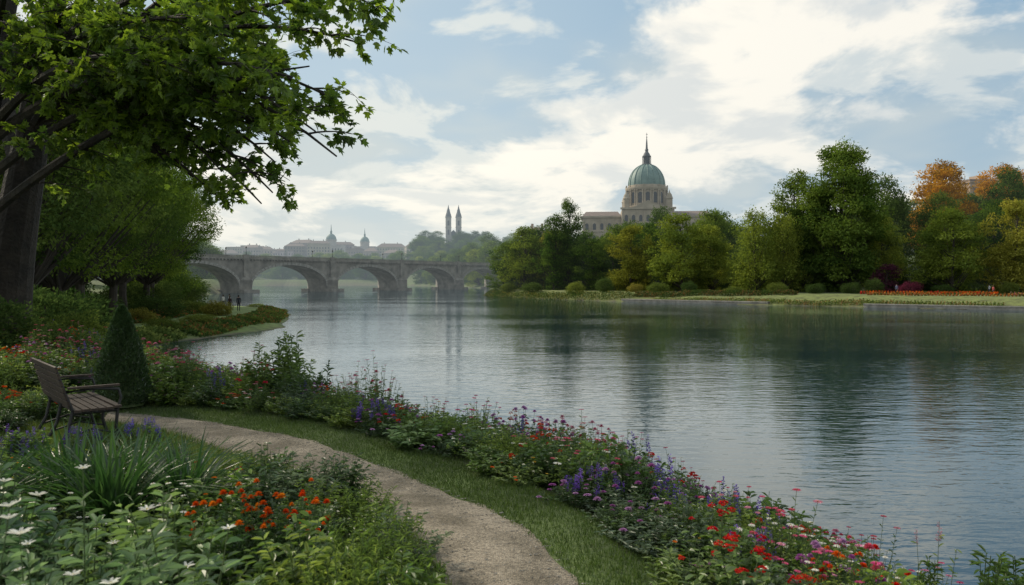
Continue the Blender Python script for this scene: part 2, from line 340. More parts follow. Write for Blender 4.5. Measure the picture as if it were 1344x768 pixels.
def plant(name,seed,nst,R0,Hh,lL,lW,per,pal,fl=None,fprob=.5,stemr=.0025,t0=.2,upl=.5,kind=6,dome=.5):
    R=np.random.default_rng(seed); a=Acc(); LP=[];LD=[];LN=[];LL=[];LC=[]; PL=[]
    pal=[np.array(p) for p in pal]
    for s in range(nst):
        an=R.uniform(0,6.28); rr=math.sqrt(R.random()); r=R0*rr
        h=Hh*(1-dome*rr*rr)*R.uniform(.68,1.12)
        b=np.array([math.cos(an)*r*.35,math.sin(an)*r*.35,-.05]); tip=np.array([math.cos(an)*r,math.sin(an)*r,h])+R.standard_normal(3)*[.03,.03,0]
        mid=(b+tip)/2+np.array([-math.cos(an),-math.sin(an),0])*r*.1+[0,0,h*.12]
        isf=fl and R.random()<fprob
        if isf: tip[2]+=Hh*R.uniform(.08,.3)
        t=np.linspace(0,1,5)[:,None]; P=(1-t)**2*b+2*t*(1-t)*mid+t*t*tip
        tube(a,P,np.linspace(stemr*1.4,stemr*.7,5),3,1)
        n=per; tt=R.uniform(t0,.93 if isf else 1.0,n)[:,None]; Q=(1-tt)**2*b+2*tt*(1-tt)*mid+tt*tt*tip
        th=R.uniform(0,6.28,n); out=nrm(tip*[1,1,0]+1e-6)
        D=np.stack([np.cos(th),np.sin(th),R.uniform(-.3,1,n)*upl+.1],1)+out*.3
        LP.append(Q);LD.append(D);LN.append(np.stack([R.normal(0,.35,n),R.normal(0,.35,n),np.ones(n)],1)); LL.append(lL*R.uniform(.6,1.25,n)*(1.1-.35*tt[:,0]))
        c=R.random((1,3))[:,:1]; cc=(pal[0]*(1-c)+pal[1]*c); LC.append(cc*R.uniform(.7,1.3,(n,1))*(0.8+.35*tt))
        if isf:
            c=fl['cols'][R.integers(len(fl['cols']))]; head(PL,tip+[0,0,.002],fl['size']*R.uniform(.6,1.25),c,fl['kind'],R)
    L=np.concatenate(LL)
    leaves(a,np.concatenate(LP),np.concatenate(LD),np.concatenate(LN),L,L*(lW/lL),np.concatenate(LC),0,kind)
    if PL:
        z=[np.concatenate([p[q] for p in PL]) for q in range(6)]; leaves(a,z[0],z[1],z[2],z[3],z[4],z[5],2,6)
    return a.mesh(name,[M_leafn,M_stem,M_pet])
DG=[(.035,.068,.022),(.075,.125,.036)]; MG=[(.06,.11,.027),(.125,.19,.045)]; LG=[(.10,.155,.035),(.185,.245,.06)]; BG=[(.065,.10,.055),(.13,.17,.10)]
RED=[(.5,.02,.02),(.55,.04,.03)]; PINK=[(.62,.13,.22),(.62,.28,.38),(.55,.10,.2)]; ORG=[(.68,.12,.02),(.58,.05,.015),(.7,.2,.03)]; PUR=[(.15,.10,.42),(.22,.14,.5)]; WHT=[(.75,.74,.68)]; MAG=[(.4,.14,.38),(.5,.28,.5)]; YEL=[(.65,.42,.06)]
Pm={}
for v in range(2):
    Pm['dark%d'%v]=plant('boxwood_plant',10+v,60,.34,.46,.055,.03,20,DG)
    Pm['mid%d'%v]=plant('leafy_plant',20+v,42,.34,.48,.095,.04,15,MG)
    Pm['light%d'%v]=plant('light_leafy_plant',30+v,50,.33,.42,.07,.026,17,LG)
    Pm['blue%d'%v]=plant('sage_plant',40+v,50,.34,.42,.07,.022,17,BG)
    Pm['fine%d'%v]=plant('feathery_plant',50+v,75,.34,.46,.05,.009,24,LG,stemr=.0015,upl=1.2)
    Pm['red%d'%v]=plant('red_geranium',60+v,44,.32,.44,.07,.055,13,MG,dict(cols=RED,size=.06,kind='umbel'),.2)
    Pm['pink%d'%v]=plant('pink_zinnia',70+v,44,.32,.52,.075,.03,14,MG,dict(cols=PINK,size=.068,kind='pom'),.28)
    Pm['cosmos%d'%v]=plant('cosmos_flower',80+v,36,.3,.62,.05,.009,22,LG,dict(cols=PINK+WHT,size=.06,kind='daisy'),.4,upl=1)
    Pm['orange%d'%v]=plant('orange_marigold',90+v,46,.30,.40,.06,.022,17,DG,dict(cols=ORG,size=.06,kind='pom'),.45)
    Pm['purple%d'%v]=plant('blue_salvia',100+v,46,.28,.40,.06,.022,15,MG,dict(cols=PUR,size=.06,kind='spike'),.55)
    Pm['white%d'%v]=plant('white_daisy',110+v,44,.32,.42,.06,.022,16,MG,dict(cols=WHT,size=.05,kind='daisy'),.3)
    Pm['mag%d'%v]=plant('purple_aster',120+v,44,.32,.44,.055,.02,16,DG,dict(cols=MAG,size=.065,kind='pom'),.35)
    Pm['stalk%d'%v]=plant('tall_leafy_stalk',130+v,9,.20,1.1,.12,.03,44,MG,stemr=.005,t0=.08,dome=.35,upl=.9)
    Pm['lily%d'%v]=plant('white_lily',140+v,30,.36,.85,.13,.048,20,[(.08,.14,.06),(.13,.20,.09)],dict(cols=WHT,size=.10,kind='star'),.12,stemr=.004,t0=.2,dome=.35)
    Pm['broad%d'%v]=plant('broad_leaf_plant',145+v,34,.36,.7,.12,.05,18,[(.07,.13,.04),(.12,.19,.065)],stemr=.004,t0=.2,dome=.35)
    Pm['yel%d'%v]=plant('yellow_flower_plant',150+v,44,.32,.42,.06,.024,17,LG,dict(cols=YEL+ORG[:1],size=.045,kind='daisy'),.2)
    Pm['reed%d'%v]=plant('wild_flower_stalk',160+v,12,.25,.75,.05,.012,20,LG,dict(cols=[(.3,.16,.16),(.4,.25,.3)],size=.04,kind='spike'),.5,stemr=.002,t0=.15,dome=.25,upl=1.2)
def bladeclump(name,seed,n,Lm,W,pal,spread=.7):
    R=np.random.default_rng(seed); a=Acc(); pal=[np.array(p) for p in pal]
    for s in range(n):
        an=R.uniform(0,6.28); L=Lm*R.uniform(.6,1.1); sp=spread*R.uniform(.2,1.1); o=np.array([math.cos(an),math.sin(an),0]); sd_=np.array([-o[1],o[0],0])
        t=np.linspace(0,1,7)
        P=o[None]*(t*sp*L*.6+t**2.3*sp*L*.5)[:,None]; P[:,2]=L*(t-sp*.55*t**2.4); P+=R.normal(0,.05,3)*[1,1,0]
        w=W*np.array([.7,1,1,.9,.7,.4,.02]); V=np.stack([P-sd_*w[:,None],P-[0,0,W*.35],P+sd_*w[:,None]],1).reshape(-1,3)
        F=[]
        for k in range(6):
            F+= [[k*3,k*3+1,k*3+4,k*3+3],[k*3+1,k*3+2,k*3+5,k*3+4]]
        c=R.random(); a.add(V,F,0,(pal[0]*(1-c)+pal[1]*c)*R.uniform(.8,1.2))
    return a.mesh(name,[M_leafn])
Pm['iris0']=bladeclump('daylily_clump',1,190,1.0,.017,[(.03,.07,.02),(.07,.13,.04)],.85)
Pm['iris1']=bladeclump('daylily_clump',2,170,1.0,.016,[(.03,.07,.02),(.07,.13,.04)],.8)
Pm['tuft0']=bladeclump('grass_tuft',3,110,.26,.003,GP,.7)
Pm['tuft1']=bladeclump('grass_tuft',4,110,.22,.003,GP,.9)
def put(par,key,x,y,s=1,sz=None,name=None,dz=0):
    v=key if key in Pm else key+str(random.randrange(2))
    me=Pm[v]; o=bpy.data.objects.new(name or me.name,me); o.location=(x,y,hz(x,y)+dz); sz=sz or s
    o.scale=(s,s,sz); o.rotation_euler=(random.uniform(-.1,.1),random.uniform(-.1,.1),random.uniform(0,6.28)); lnk(o,par); return o
# --- flower border between the path and the water
fb=empty('flower_border')
xs=np.arange(-14,6.4,.33); ys=np.arange(3,31,.33); XX,YY=np.meshgrid(xs,ys); XX=XX+rng.uniform(-.14,.14,XX.shape); YY=YY+rng.uniform(-.14,.14,YY.shape)
S=sdist(XX,YY); Q=psd(XX,YY)
ok=(Q>1.22)&(S>.05)&(YY>2.5)&((S<7.5)|(Q<4))&(XX/YY<.75)&(XX/YY>-.62)
kinds=['dark','mid','light','blue','fine','red','pink','cosmos','orange','purple','white','mag','yel','reed','broad']
def nz(x,y,s,o): return math.sin(x*s+o)*math.cos(y*s*1.1+o*2.3)+.5*math.sin(x*s*2.3+y*s*1.7+o)
cnt=0
for x,y,s_,q_ in zip(XX[ok],YY[ok],S[ok],Q[ok]):
    far=y>17
    if far and random.random()<.35: continue
    fl=.85*(1-.75*min(1,max(0,(y-13)/5)))
    w=[]
    for i_,k_ in enumerate(kinds):
        g=nz(x,y,1.3,i_*1.9); b_=1.0 if i_<5 else fl
        if k_=='orange': b_*=.4
        if k_=='red': b_*=.6
        if k_=='purple': b_*=1.1
        if k_=='yel': b_*=.25
        if k_=='reed': b_=.03
        if k_=='broad': b_=.35
        w.append(b_*math.exp(1.35*g))
    k_=random.choices(kinds,w)[0]
    hfac=.82+.4*min(1,(q_-1.1)/1.6)
    if k_=='broad': hfac*=.65
    if q_<1.5: hfac*=.6
    if s_<.8: hfac*=.9
    sc=random.uniform(.85,1.25)
    put(fb,k_,x,y,sc*(1.25 if far else 1),sc*hfac*random.uniform(.8,1.15)); cnt+=1
for x,y,s in [(-3.5,13,1.25),(-3.9,13.4,1.15),(-3.15,13.3,1.05),(-4.4,14,.9),(-2.9,14.2,.9),(-4.1,12.9,1.0),(-3.7,13.8,1.25),(-3.3,12.7,1.0),(-1.15,13.4,.85),(-.8,13.6,.75),(-1.5,14.1,.8),(1.0,12,.6),(2.4,10.5,.6),(-5.5,16,.8),(-6.3,17,.8),
   (4.1,7.0,1.15),(4.35,7.3,1.1),(4.65,7.3,1.25),(4.9,7.6,1.25),(4.5,6.9,1.1),(5.1,7.6,1.3),(4.75,7.0,1.15),(5.3,8.0,1.25),(4.0,7.5,.9),(5.0,7.1,1.25)]:
    put(fb,'stalk',x,y,s)
for x,y,s in [(-1.3,13.2,1.1),(-.6,13.3,1.1),(-.2,13.0,1),(-2.2,13.6,1.1),(-5,15,1.1)]: put(fb,'reed',x,y,s)
# --- foreground planting on the land side of the path
fg=empty('foreground_planting')
for x,y,k_,s,sz in [(-1.62,5.0,'orange',1.05,1.45),(-1.85,5.25,'orange',1.0,1.4),(-1.45,5.3,'orange',.9,1.3),
   (-1.75,6.5,'blue',1.25,1.2),(-2.1,6.8,'dark',1.3,1.25),(-1.45,6.75,'dark',1.0,1.0),(-1.95,6.3,'dark',1.0,1.0),(-1.6,6.9,'blue',1.1,1.1),
   (-.75,4.7,'fine',1.1,1.15),(-.95,5.15,'fine',1.2,1.2),(-.85,4.1,'fine',1.1,1.4),(-.95,5.7,'light',.9,.85),(-1.15,6.1,'fine',.9,.9),(-1.15,4.4,'light',1.2,1.4),(-.7,3.6,'light',1,1.3),(-.65,4.3,'mid',.9,1.0),
   (-2.3,3.4,'lily',1,1.12),(-1.9,3.2,'lily',1,1.0),(-2.6,3.8,'lily',1.1,1.15),(-1.5,3.3,'broad',.95,1.1),(-2.1,3.9,'lily',1,1.0),(-1.15,3.2,'broad',1.0,1.0),(-1.6,3.9,'lily',1.1,.95),(-1.3,3.7,'fine',1.2,1.5),(-2.9,4.4,'lily',1.1,1.05),(-1.7,2.8,'broad',.9,1.1),(-2.0,4.5,'broad',1.1,1.1),(-2.4,4.9,'light',1.1,1.3),(-2.1,2.9,'lily',.9,1.1),
   (-1.0,2.9,'light',1,1.2),(-3.3,4.9,'broad',1.2,1.2),(-3.7,5.3,'blue',1.3,1.6),(-2.5,5.6,'white',1.1,1.1),(-2.2,7.6,'light',.8,.6),(-2.9,8.1,'fine',.8,.6),(-2.2,5.9,'mid',1.1,1.1),(-1.3,4.75,'mid',1,1.1),(-1.9,4.75,'mid',1,1.2)]:
    put(fg,k_,x,y,s,sz)
for x,y,s in [(-3.05,6.0,1.05),(-3.6,6.5,1.0),(-2.65,6.4,.85),(-4.1,6.0,1.0),(-3.3,7.0,.85)]: put(fg,'iris',x,y,s)
xs=np.arange(-12,-.4,.42); ys=np.arange(3.2,12.2,.42)
for x in xs:
    for y in ys:
        x1=x+random.uniform(-.17,.17); y1=y+random.uniform(-.17,.17); q=float(psd(np.array([x1]),np.array([y1]))[0])
        if q>-.55 or x1/y1<-.75: continue
        if abs(x1+5.4)<.95 and abs(y1-9.9)<.9: continue
        if -2.0<q and y1>6.9 and x1>-5:
            if random.random()<.5: put(fg,'tuft',x1,y1,random.uniform(.45,.8))
            continue
        if y1<5.4 and x1>-2.8: continue
        hot=0 if (y1<8.5 and x1>-4.2) else 1
        k_=random.choices(['mid','fine','light','purple','blue','tuft','orange','dark','white','red','yel'],[3,3,3,1.6*hot,2,4,.5*hot,2,.6,.1*hot,.7])[0]
        put(fg,k_,x1,y1,random.uniform(.8,1.15),random.uniform(.6,1.0)*(1.15 if y1<8 else .85))
for x,y,k_ in [(-6.0,8.9,'purple'),(-5.5,8.7,'purple'),(-4.9,9.0,'purple'),(-4.4,9.5,'purple'),(-5.2,8.6,'purple'),(-7.2,10.4,'orange'),(-7.3,11.2,'orange'),(-2.75,7.3,'red'),(-6.4,11.3,'mid'),(-6.0,11.25,'light'),(-6.9,11.5,'light'),(-7.4,11.6,'fine'),(-7.9,11.7,'mid'),(-8.4,11.6,'dark'),(-6.6,11.0,'dark')]:
    put(fg,k_,x,y,.9,.75 if y<9.6 else 1.0)
# --- garden beyond the path end, under the tree
gb=empty('garden_border')
for n_ in range(640):
    y=12.6+27*random.random()**1.2; x=-y*random.uniform(.36,.70)
    q=float(psd(np.array([x]),np.array([y]))[0]); s_=sd1(x,y)
    if abs(q)<.75 or s_<.2: continue
    if (x+6.5)**2+(y-12.95)**2<.5: continue
    if abs(x/y+.50)<.05 and y<14: continue
    if y>24 and random.random()<.45: continue
    k_=random.choices(['mid','fine','light','yel','orange','dark','pink','red','blue','tuft','mag'],[3,3,5,1.4,.35,1.8,.5,.1,1,3,.6])[0]
    s=random.uniform(.9,1.4)*(1+.02*(y-12)); put(gb,k_,x,y,s,s*random.uniform(.6,1.05))
for x,y in [(-8.6,14),(-9.2,14.6),(-11.5,19),(-10.6,18.2)]: put(gb,'orange',x,y,1.2,1.3)
for x,y in [(-9.9,15),(-10.4,15.6),(-11,16.6),(-9.4,13.9)]: put(gb,'yel',x,y,1.3,1.4)
# ---------------------------------------------------------------- shrubs
def shrub(name,seed,R0,H,n,lL,pal,cone=False,kind=6):
    R=np.random.default_rng(seed); a=Acc(); pal=[np.array(p) for p in pal]
    d=nrm(R.standard_normal((n,3)))
    if cone:
        u=R.random(n)**.85; th=R.uniform(0,6.28,n); r=R0*np.clip(1-u,0,1)**.72*(.80+.25*R.random(n))*(1+.05*np.sin(3*th+u*9)+.06*np.sin(5*th-u*14))
        r*=sm(-.08,.16,u)*.35+.65
        P=np.stack([r*np.cos(th),r*np.sin(th),u*H*.98+.04],1); D=np.stack([np.cos(th)*.7,np.sin(th)*.7,np.full(n,.9)],1)+R.normal(0,.5,(n,3)); Nn=np.stack([np.cos(th),np.sin(th),np.full(n,.4)],1)+R.normal(0,.5,(n,3))
        uu=np.linspace(.02,.97,12); lathe(a,(0,0,0),[(R0*.70*(1-q)**.75+.005,q*H*.95) for q in uu],12,2,(.02,.03,.015))
    else:
        rr=(.62+.4*R.random(n)); lump=1+.13*np.sin(d[:,0]*5+seed)+.13*np.sin(d[:,1]*6+d[:,2]*4)
        P=d*rr[:,None]*lump[:,None]*[R0,R0,H*.55]+[0,0,H*.5]; P[:,2]=np.maximum(P[:,2],.02)
        D=d+R.normal(0,.6,(n,3)); Nn=d+[0,0,.6]+R.normal(0,.5,(n,3))
    tube(a,[[0,0,-.1],[0,0,H*.5],[0,0,H*.85]],[.05*R0+.01,.03,.01],6,1)
    for q in range(9):
        th=q*.7; tube(a,[[0,0,.05],[math.cos(th)*R0*.35,math.sin(th)*R0*.35,H*.35],[math.cos(th)*R0*(.15 if cone else .6),math.sin(th)*R0*(.15 if cone else .6),H*.7]],[.02,.012,.004],4,1)
    c=R.random((n,1)); L=lL*R.uniform(.6,1.3,n)
    leaves(a,P,D,Nn,L,L*.5,(pal[0]*(1-c)+pal[1]*c)*R.uniform(.75,1.25,(n,1)),0,kind)
    return a.mesh(name,[M_leaf if lL>.09 else M_leafn,M_bark,M_stem])
me=shrub('cone_topiary',5,.48,1.6,19000,.045,[(.022,.05,.017),(.05,.09,.03)],True)
o=bpy.data.objects.new('cone_topiary',me); o.location=(-6.25,12.75,hz(-6.25,12.75)); lnk(o)
SH=[shrub('shrub',31,1,1.5,5000,.10,[(.04,.07,.022),(.08,.115,.035)],kind=4),shrub('shrub',32,1,1.4,5000,.10,[(.09,.125,.03),(.16,.19,.05)],kind=4),
    shrub('shrub',33,1,1.3,5000,.10,[(.14,.14,.035),(.22,.2,.05)],kind=4),shrub('shrub',34,1,1.4,5000,.10,[(.09,.025,.04),(.16,.04,.06)],kind=4)]
def putsh(k,x,y,s,sz=None,name='shrub'):
    o=bpy.data.objects.new(name,SH[k]); o.location=(x,y,hz(x,y)-.08*s); o.scale=(s,s,sz or s); o.rotation_euler=(0,0,random.uniform(0,6.28)); lnk(o); return o
for k,x,y,s,sz in [(0,-11.3,17.2,1.1,.9),(1,-12.4,16,1.0,.9),(0,-12.9,22,1.4,1.2),(0,-14.5,25,1.7,1.5),(1,-10.2,18.5,.8,.7),(0,-17,29,1.8,1.2),(1,-20,33,1.4,.8),(1,-24,40,1.6,.9),(0,-9.2,16.2,.75,.6),
   (2,-29.6,80,1.5,1.1),(1,-34,84,2,1.0),(1,-26.5,68,1.2,.5),(0,-33,74,2.2,1.3),(1,-25.5,64,1.2,.5),(2,-31,66,1.5,.9),(0,-37,70,2.5,1.6),(0,-41,84,3,2.0),(1,-25.5,58,1.2,.6),(1,-29,55,1.6,.7),(1,-36,90,1.5,.8),(0,-45,98,3,2.2),(0,-50,112,3,2.4),(1,-34,106,1.2,.4),(0,-28,48,1.6,.8),(2,-26.5,61,.9,.4),
   (0,-54,130,4,3),(0,-66,160,4,3),(0,-78,180,5,4),(1,-23,70,.9,.4),(1,-25.5,83,.9,.35),(1,-28.5,98,.9,.35)]:
    putsh(k,x,y,s,sz)
# ---------------------------------------------------------------- trees
def prof(u): return np.where(u<.4,np.sqrt(np.clip(1-((.4-u)/.52)**2,0,1)),np.sqrt(np.clip(1-((u-.4)/.63)**2,0,1)))
def tree_mesh(name,H,W,seed,base,ncl,npl,leaf,pal,kind=4,sq=.8,mats=None,droop=0,crs=(.085,.17)):
    R=np.random.default_rng(seed); a=Acc(); pal=[np.array(p) for p in pal]
    tr=H*.017+.08; zt=np.linspace(0,.85*H,8); wx=np.cumsum(R.normal(0,.012*H,8)); wy=np.cumsum(R.normal(0,.012*H,8)); wx-=wx[0]; wy-=wy[0]
    TP=np.stack([wx,wy,zt],1); TP[0,2]=-.4; rad=tr*np.array([1.35,1,.85,.7,.55,.4,.25,.1]); tube(a,TP,rad,9,1)
    LP=[];LD=[];LN=[];LC=[];LS=[]
    bul=R.uniform(0,6.28,3)
    for c in range(ncl):
        u=R.random()**.9; th=R.uniform(0,6.28); pr=float(prof(u))
        cr=W*R.uniform(*crs)*(1.0 if u<.8 else .75)
        r=max(0,(W/2*pr*(1+.16*math.sin(2*th+bul[0])+.12*math.sin(3*th+5*u+bul[1]))-cr*.6))*math.sqrt(R.uniform(.12,1))
        z=H*(base+(1-base)*u)-cr*.5
        ctr=np.array([r*math.cos(th)+np.interp(z,zt,wx),r*math.sin(th)+np.interp(z,zt,wy),z])
        zs=max(H*base*.55,z-r*.9-H*.08); sp=np.array([np.interp(zs,zt,wx),np.interp(zs,zt,wy),zs]); md=(sp+ctr)/2+[0,0,-.05*r]
        tube(a,[sp,md,ctr],[tr*.32*(1-u*.6),tr*.2*(1-u*.6),tr*.05],5,1)
        n=int(npl*(cr/(W*.13))**2); d=nrm(R.standard_normal((n,3))); d[:,2]=np.where(d[:,2]<-.3,d[:,2]*.5,d[:,2])
        rr=cr*(.45+.6*R.random(n)**.7)*(1+.2*np.sin(d[:,0]*6+c)+.2*np.sin(d[:,1]*7+d[:,2]*5))
        P=ctr+d*rr[:,None]*[1,1,sq]
        if droop: P[:,2]-=droop*R.random(n)**2*cr
        LP.append(P); LD.append(d+R.normal(0,.7,(n,3))+[0,0,-.35]); LN.append(d+[0,0,.8]+R.normal(0,.5,(n,3)))
        t=np.clip(R.normal(.45,.35),0,1); LC.append((pal[0]*(1-t)+pal[1]*t)*R.uniform(.7,1.3,(n,1))); LS.append(leaf*R.uniform(.6,1.35,n))
    L=np.concatenate(LS); leaves(a,np.concatenate(LP),np.concatenate(LD),np.concatenate(LN),L,L*.62,np.concatenate(LC),0,kind)
    return a.mesh(name,mats or [M_leaf,M_barkf])
G1=[(.05,.09,.02),(.13,.185,.036)]; G2=[(.10,.14,.03),(.23,.27,.05)]; G3=[(.035,.065,.018),(.09,.135,.034)]; AU=[(.26,.15,.025),(.5,.26,.035)]; PU=[(.07,.025,.04),(.14,.05,.07)]; YG=[(.15,.165,.032),(.29,.275,.055)]
TM={}
TM['lindA']=tree_mesh('linden_tree',18,15,101,.06,80,230,.42,G1)
TM['lindB']=tree_mesh('linden_tree',18,14,102,.04,80,230,.42,G2)
TM['lindC']=tree_mesh('linden_tree',18,15,103,.06,80,230,.42,G3)
TM['tall']=tree_mesh('poplar_tree',24,12,104,.05,95,190,.42,G1,sq=1.1)
TM['big']=tree_mesh('plane_tree',30,19,105,.08,170,340,.48,G1,crs=(.09,.16))
TM['wil']=tree_mesh('willow_tree',17,14,106,.03,80,240,.40,G2,sq=1.3,droop=1.2)
TM['aut']=tree_mesh('autumn_maple_tree',22,14,107,.1,110,260,.42,AU)
TM['pur']=tree_mesh('purple_plum_tree',6,6,108,.1,40,150,.25,PU)
TM['yg']=tree_mesh('linden_tree',18,14,109,.05,75,230,.42,YG)
TM['nw1']=tree_mesh('chestnut_tree',18,14,120,.34,120,420,.22,G3,crs=(.08,.15))
TM['nw2']=tree_mesh('chestnut_tree',18,14,121,.32,120,420,.22,G1,crs=(.08,.15))
BASEH=dict(lindA=(18,15),lindB=(18,14),lindC=(18,15),tall=(24,12),big=(30,19),wil=(17,14),aut=(22,14),pur=(6,6),yg=(18,14),nw1=(18,14),nw2=(18,14))
def putt(k,x,y,H,W,dz=0):
    bh,bw=BASEH[k]; me=TM[k]; o=bpy.data.objects.new(me.name.split('.')[0],me); o.location=(x,y,hz(x,y)+dz-.1); o.scale=(W/bw,W/bw,H/bh); o.rotation_euler=(0,0,random.uniform(0,6.28)); return lnk(o)
for k,x,y,H,W in [('lindB',3.7,214,17,14),('tall',11,203,19,10),('tall',14.2,204,23,9),('lindA',20,198,13,11),('yg',28.3,188,15.5,13),('lindA',33,196,17,13),('lindB',38.5,178,17.5,15),('lindC',40,214,22,14),('lindA',48,196,20,14),('wil',50.5,166,17.5,14),('lindB',45,180,15,12),
  ('wil',57,168,17,12),('tall',63,176,26,13),('big',69.5,166,31.5,20),('lindC',62,172,18,12),('lindC',85,184,25,15),('lindB',79,170,16,12),('aut',108.5,202,27,16),('lindB',84.5,152,16,14),('yg',94.5,150,17.5,14),('lindC',118,190,23,15),('lindA',106,176,18,14),('lindC',96,178,20,13),('yg',122,160,19,16),('lindC',132,172,21,17),
  ('lindA',136,150,19,16),('lindC',150,165,21,18),('pur',74,158,6,6.5),('lindC',72,186,22,15),('lindA',20,214,16,13),('lindA',-2,226,14,12),('lindC',9,228,18,13),('lindA',26,204,17,12),('lindC',33,222,19,13),('lindA',54,205,20,14),('lindB',90,166,17,13),('aut',128,208,23,15)]:
    putt(k,x,y,H,W)
for n_ in range(95):
    y=random.uniform(205,320); x=random.uniform(-2+(y-205)*.05,165)
    if sd1(x,y)<10: continue
    if 20<x<92 and y>300: continue
    h=random.uniform(13,17.5); putt(random.choice(['lindA','lindC','lindB','lindC','yg','lindA']),x,y,h,h*.85)
for x,y,H,W in [(28,420,20,20),(14,380,22,18),(5,360,20,17),(3,330,18,16),(22,345,18,17),(8,300,18,15),(2,275,16,13),(14,265,17,14),(40,360,18,18),(10,400,24,18),(0,400,14,12),(-1,418,16,13)]:
    putt(random.choice(['lindA','lindC','lindB']),x,y,H,W)
# wooded bank beyond the bridge, right side, and far bank
for x,y,H,W in [(-10,432,24,19),(-16,450,20,17),(-22,470,19,17),(-30,492,21,18),(-38,512,19,17),(-46,535,20,18),(-14,470,27,20),(-26,505,24,20),(-56,560,19,18),(-4,425,19,15),(-66,580,18,18)]:
    putt(random.choice(['lindA','lindC']),x,y,H,W)
for n_ in range(80):
    y=random.uniform(440,660); x=random.uniform(-24-(y-450)*.34,45)
    if sd1(x,y)<4: continue
    h=random.uniform(13,20); putt(random.choice(['lindA','lindC','lindB']),x,y,h,h*.95)
for n_ in range(150):
    x=random.uniform(-330,60); y=random.uniform(650,780); h=random.uniform(12,20); putt(random.choice(['lindA','lindC','lindB']),x,y,h,h*1.2)
for n_ in range(60):
    y=random.uniform(300,640); x=-98-(y-268)*.33-random.uniform(8,80)
    if sd1(x,y)<5: continue
    h=random.uniform(14,20); putt(random.choice(['lindA','lindC']),x,y,h,h)
# left bank wood
for k,x,y,H,W in [('nw1',-20.5,34,14,10),('nw2',-25,44,16,12),('nw1',-30,55,17,12),('nw2',-33,66,17,12),('nw1',-37,76,17,13),('nw2',-39.5,86,17.5,13),('nw1',-44,97,18,14),('nw2',-48.5,108,18,14),('lindA',-57,125,18,14),('lindC',-70,150,18,15),('lindA',-83,175,18,15),('lindA',-96,205,18,15),
  ('nw1',-36,50,18,14),('lindC',-46,62,19,15),('lindA',-52,78,20,16),('lindC',-58,95,20,16),('nw2',-29,37,16,13),('lindC',-66,115,20,16),('lindC',-84,140,20,17),('lindC',-104,180,20,17),('lindC',-109,225,18,15),('lindC',-116,250,18,16),('lindC',-64,72,22,18),('lindC',-54,52,22,18),('lindC',-44,40,20,16),('lindA',-75,100,22,18)]:
    putt(k,x,y,H,W)
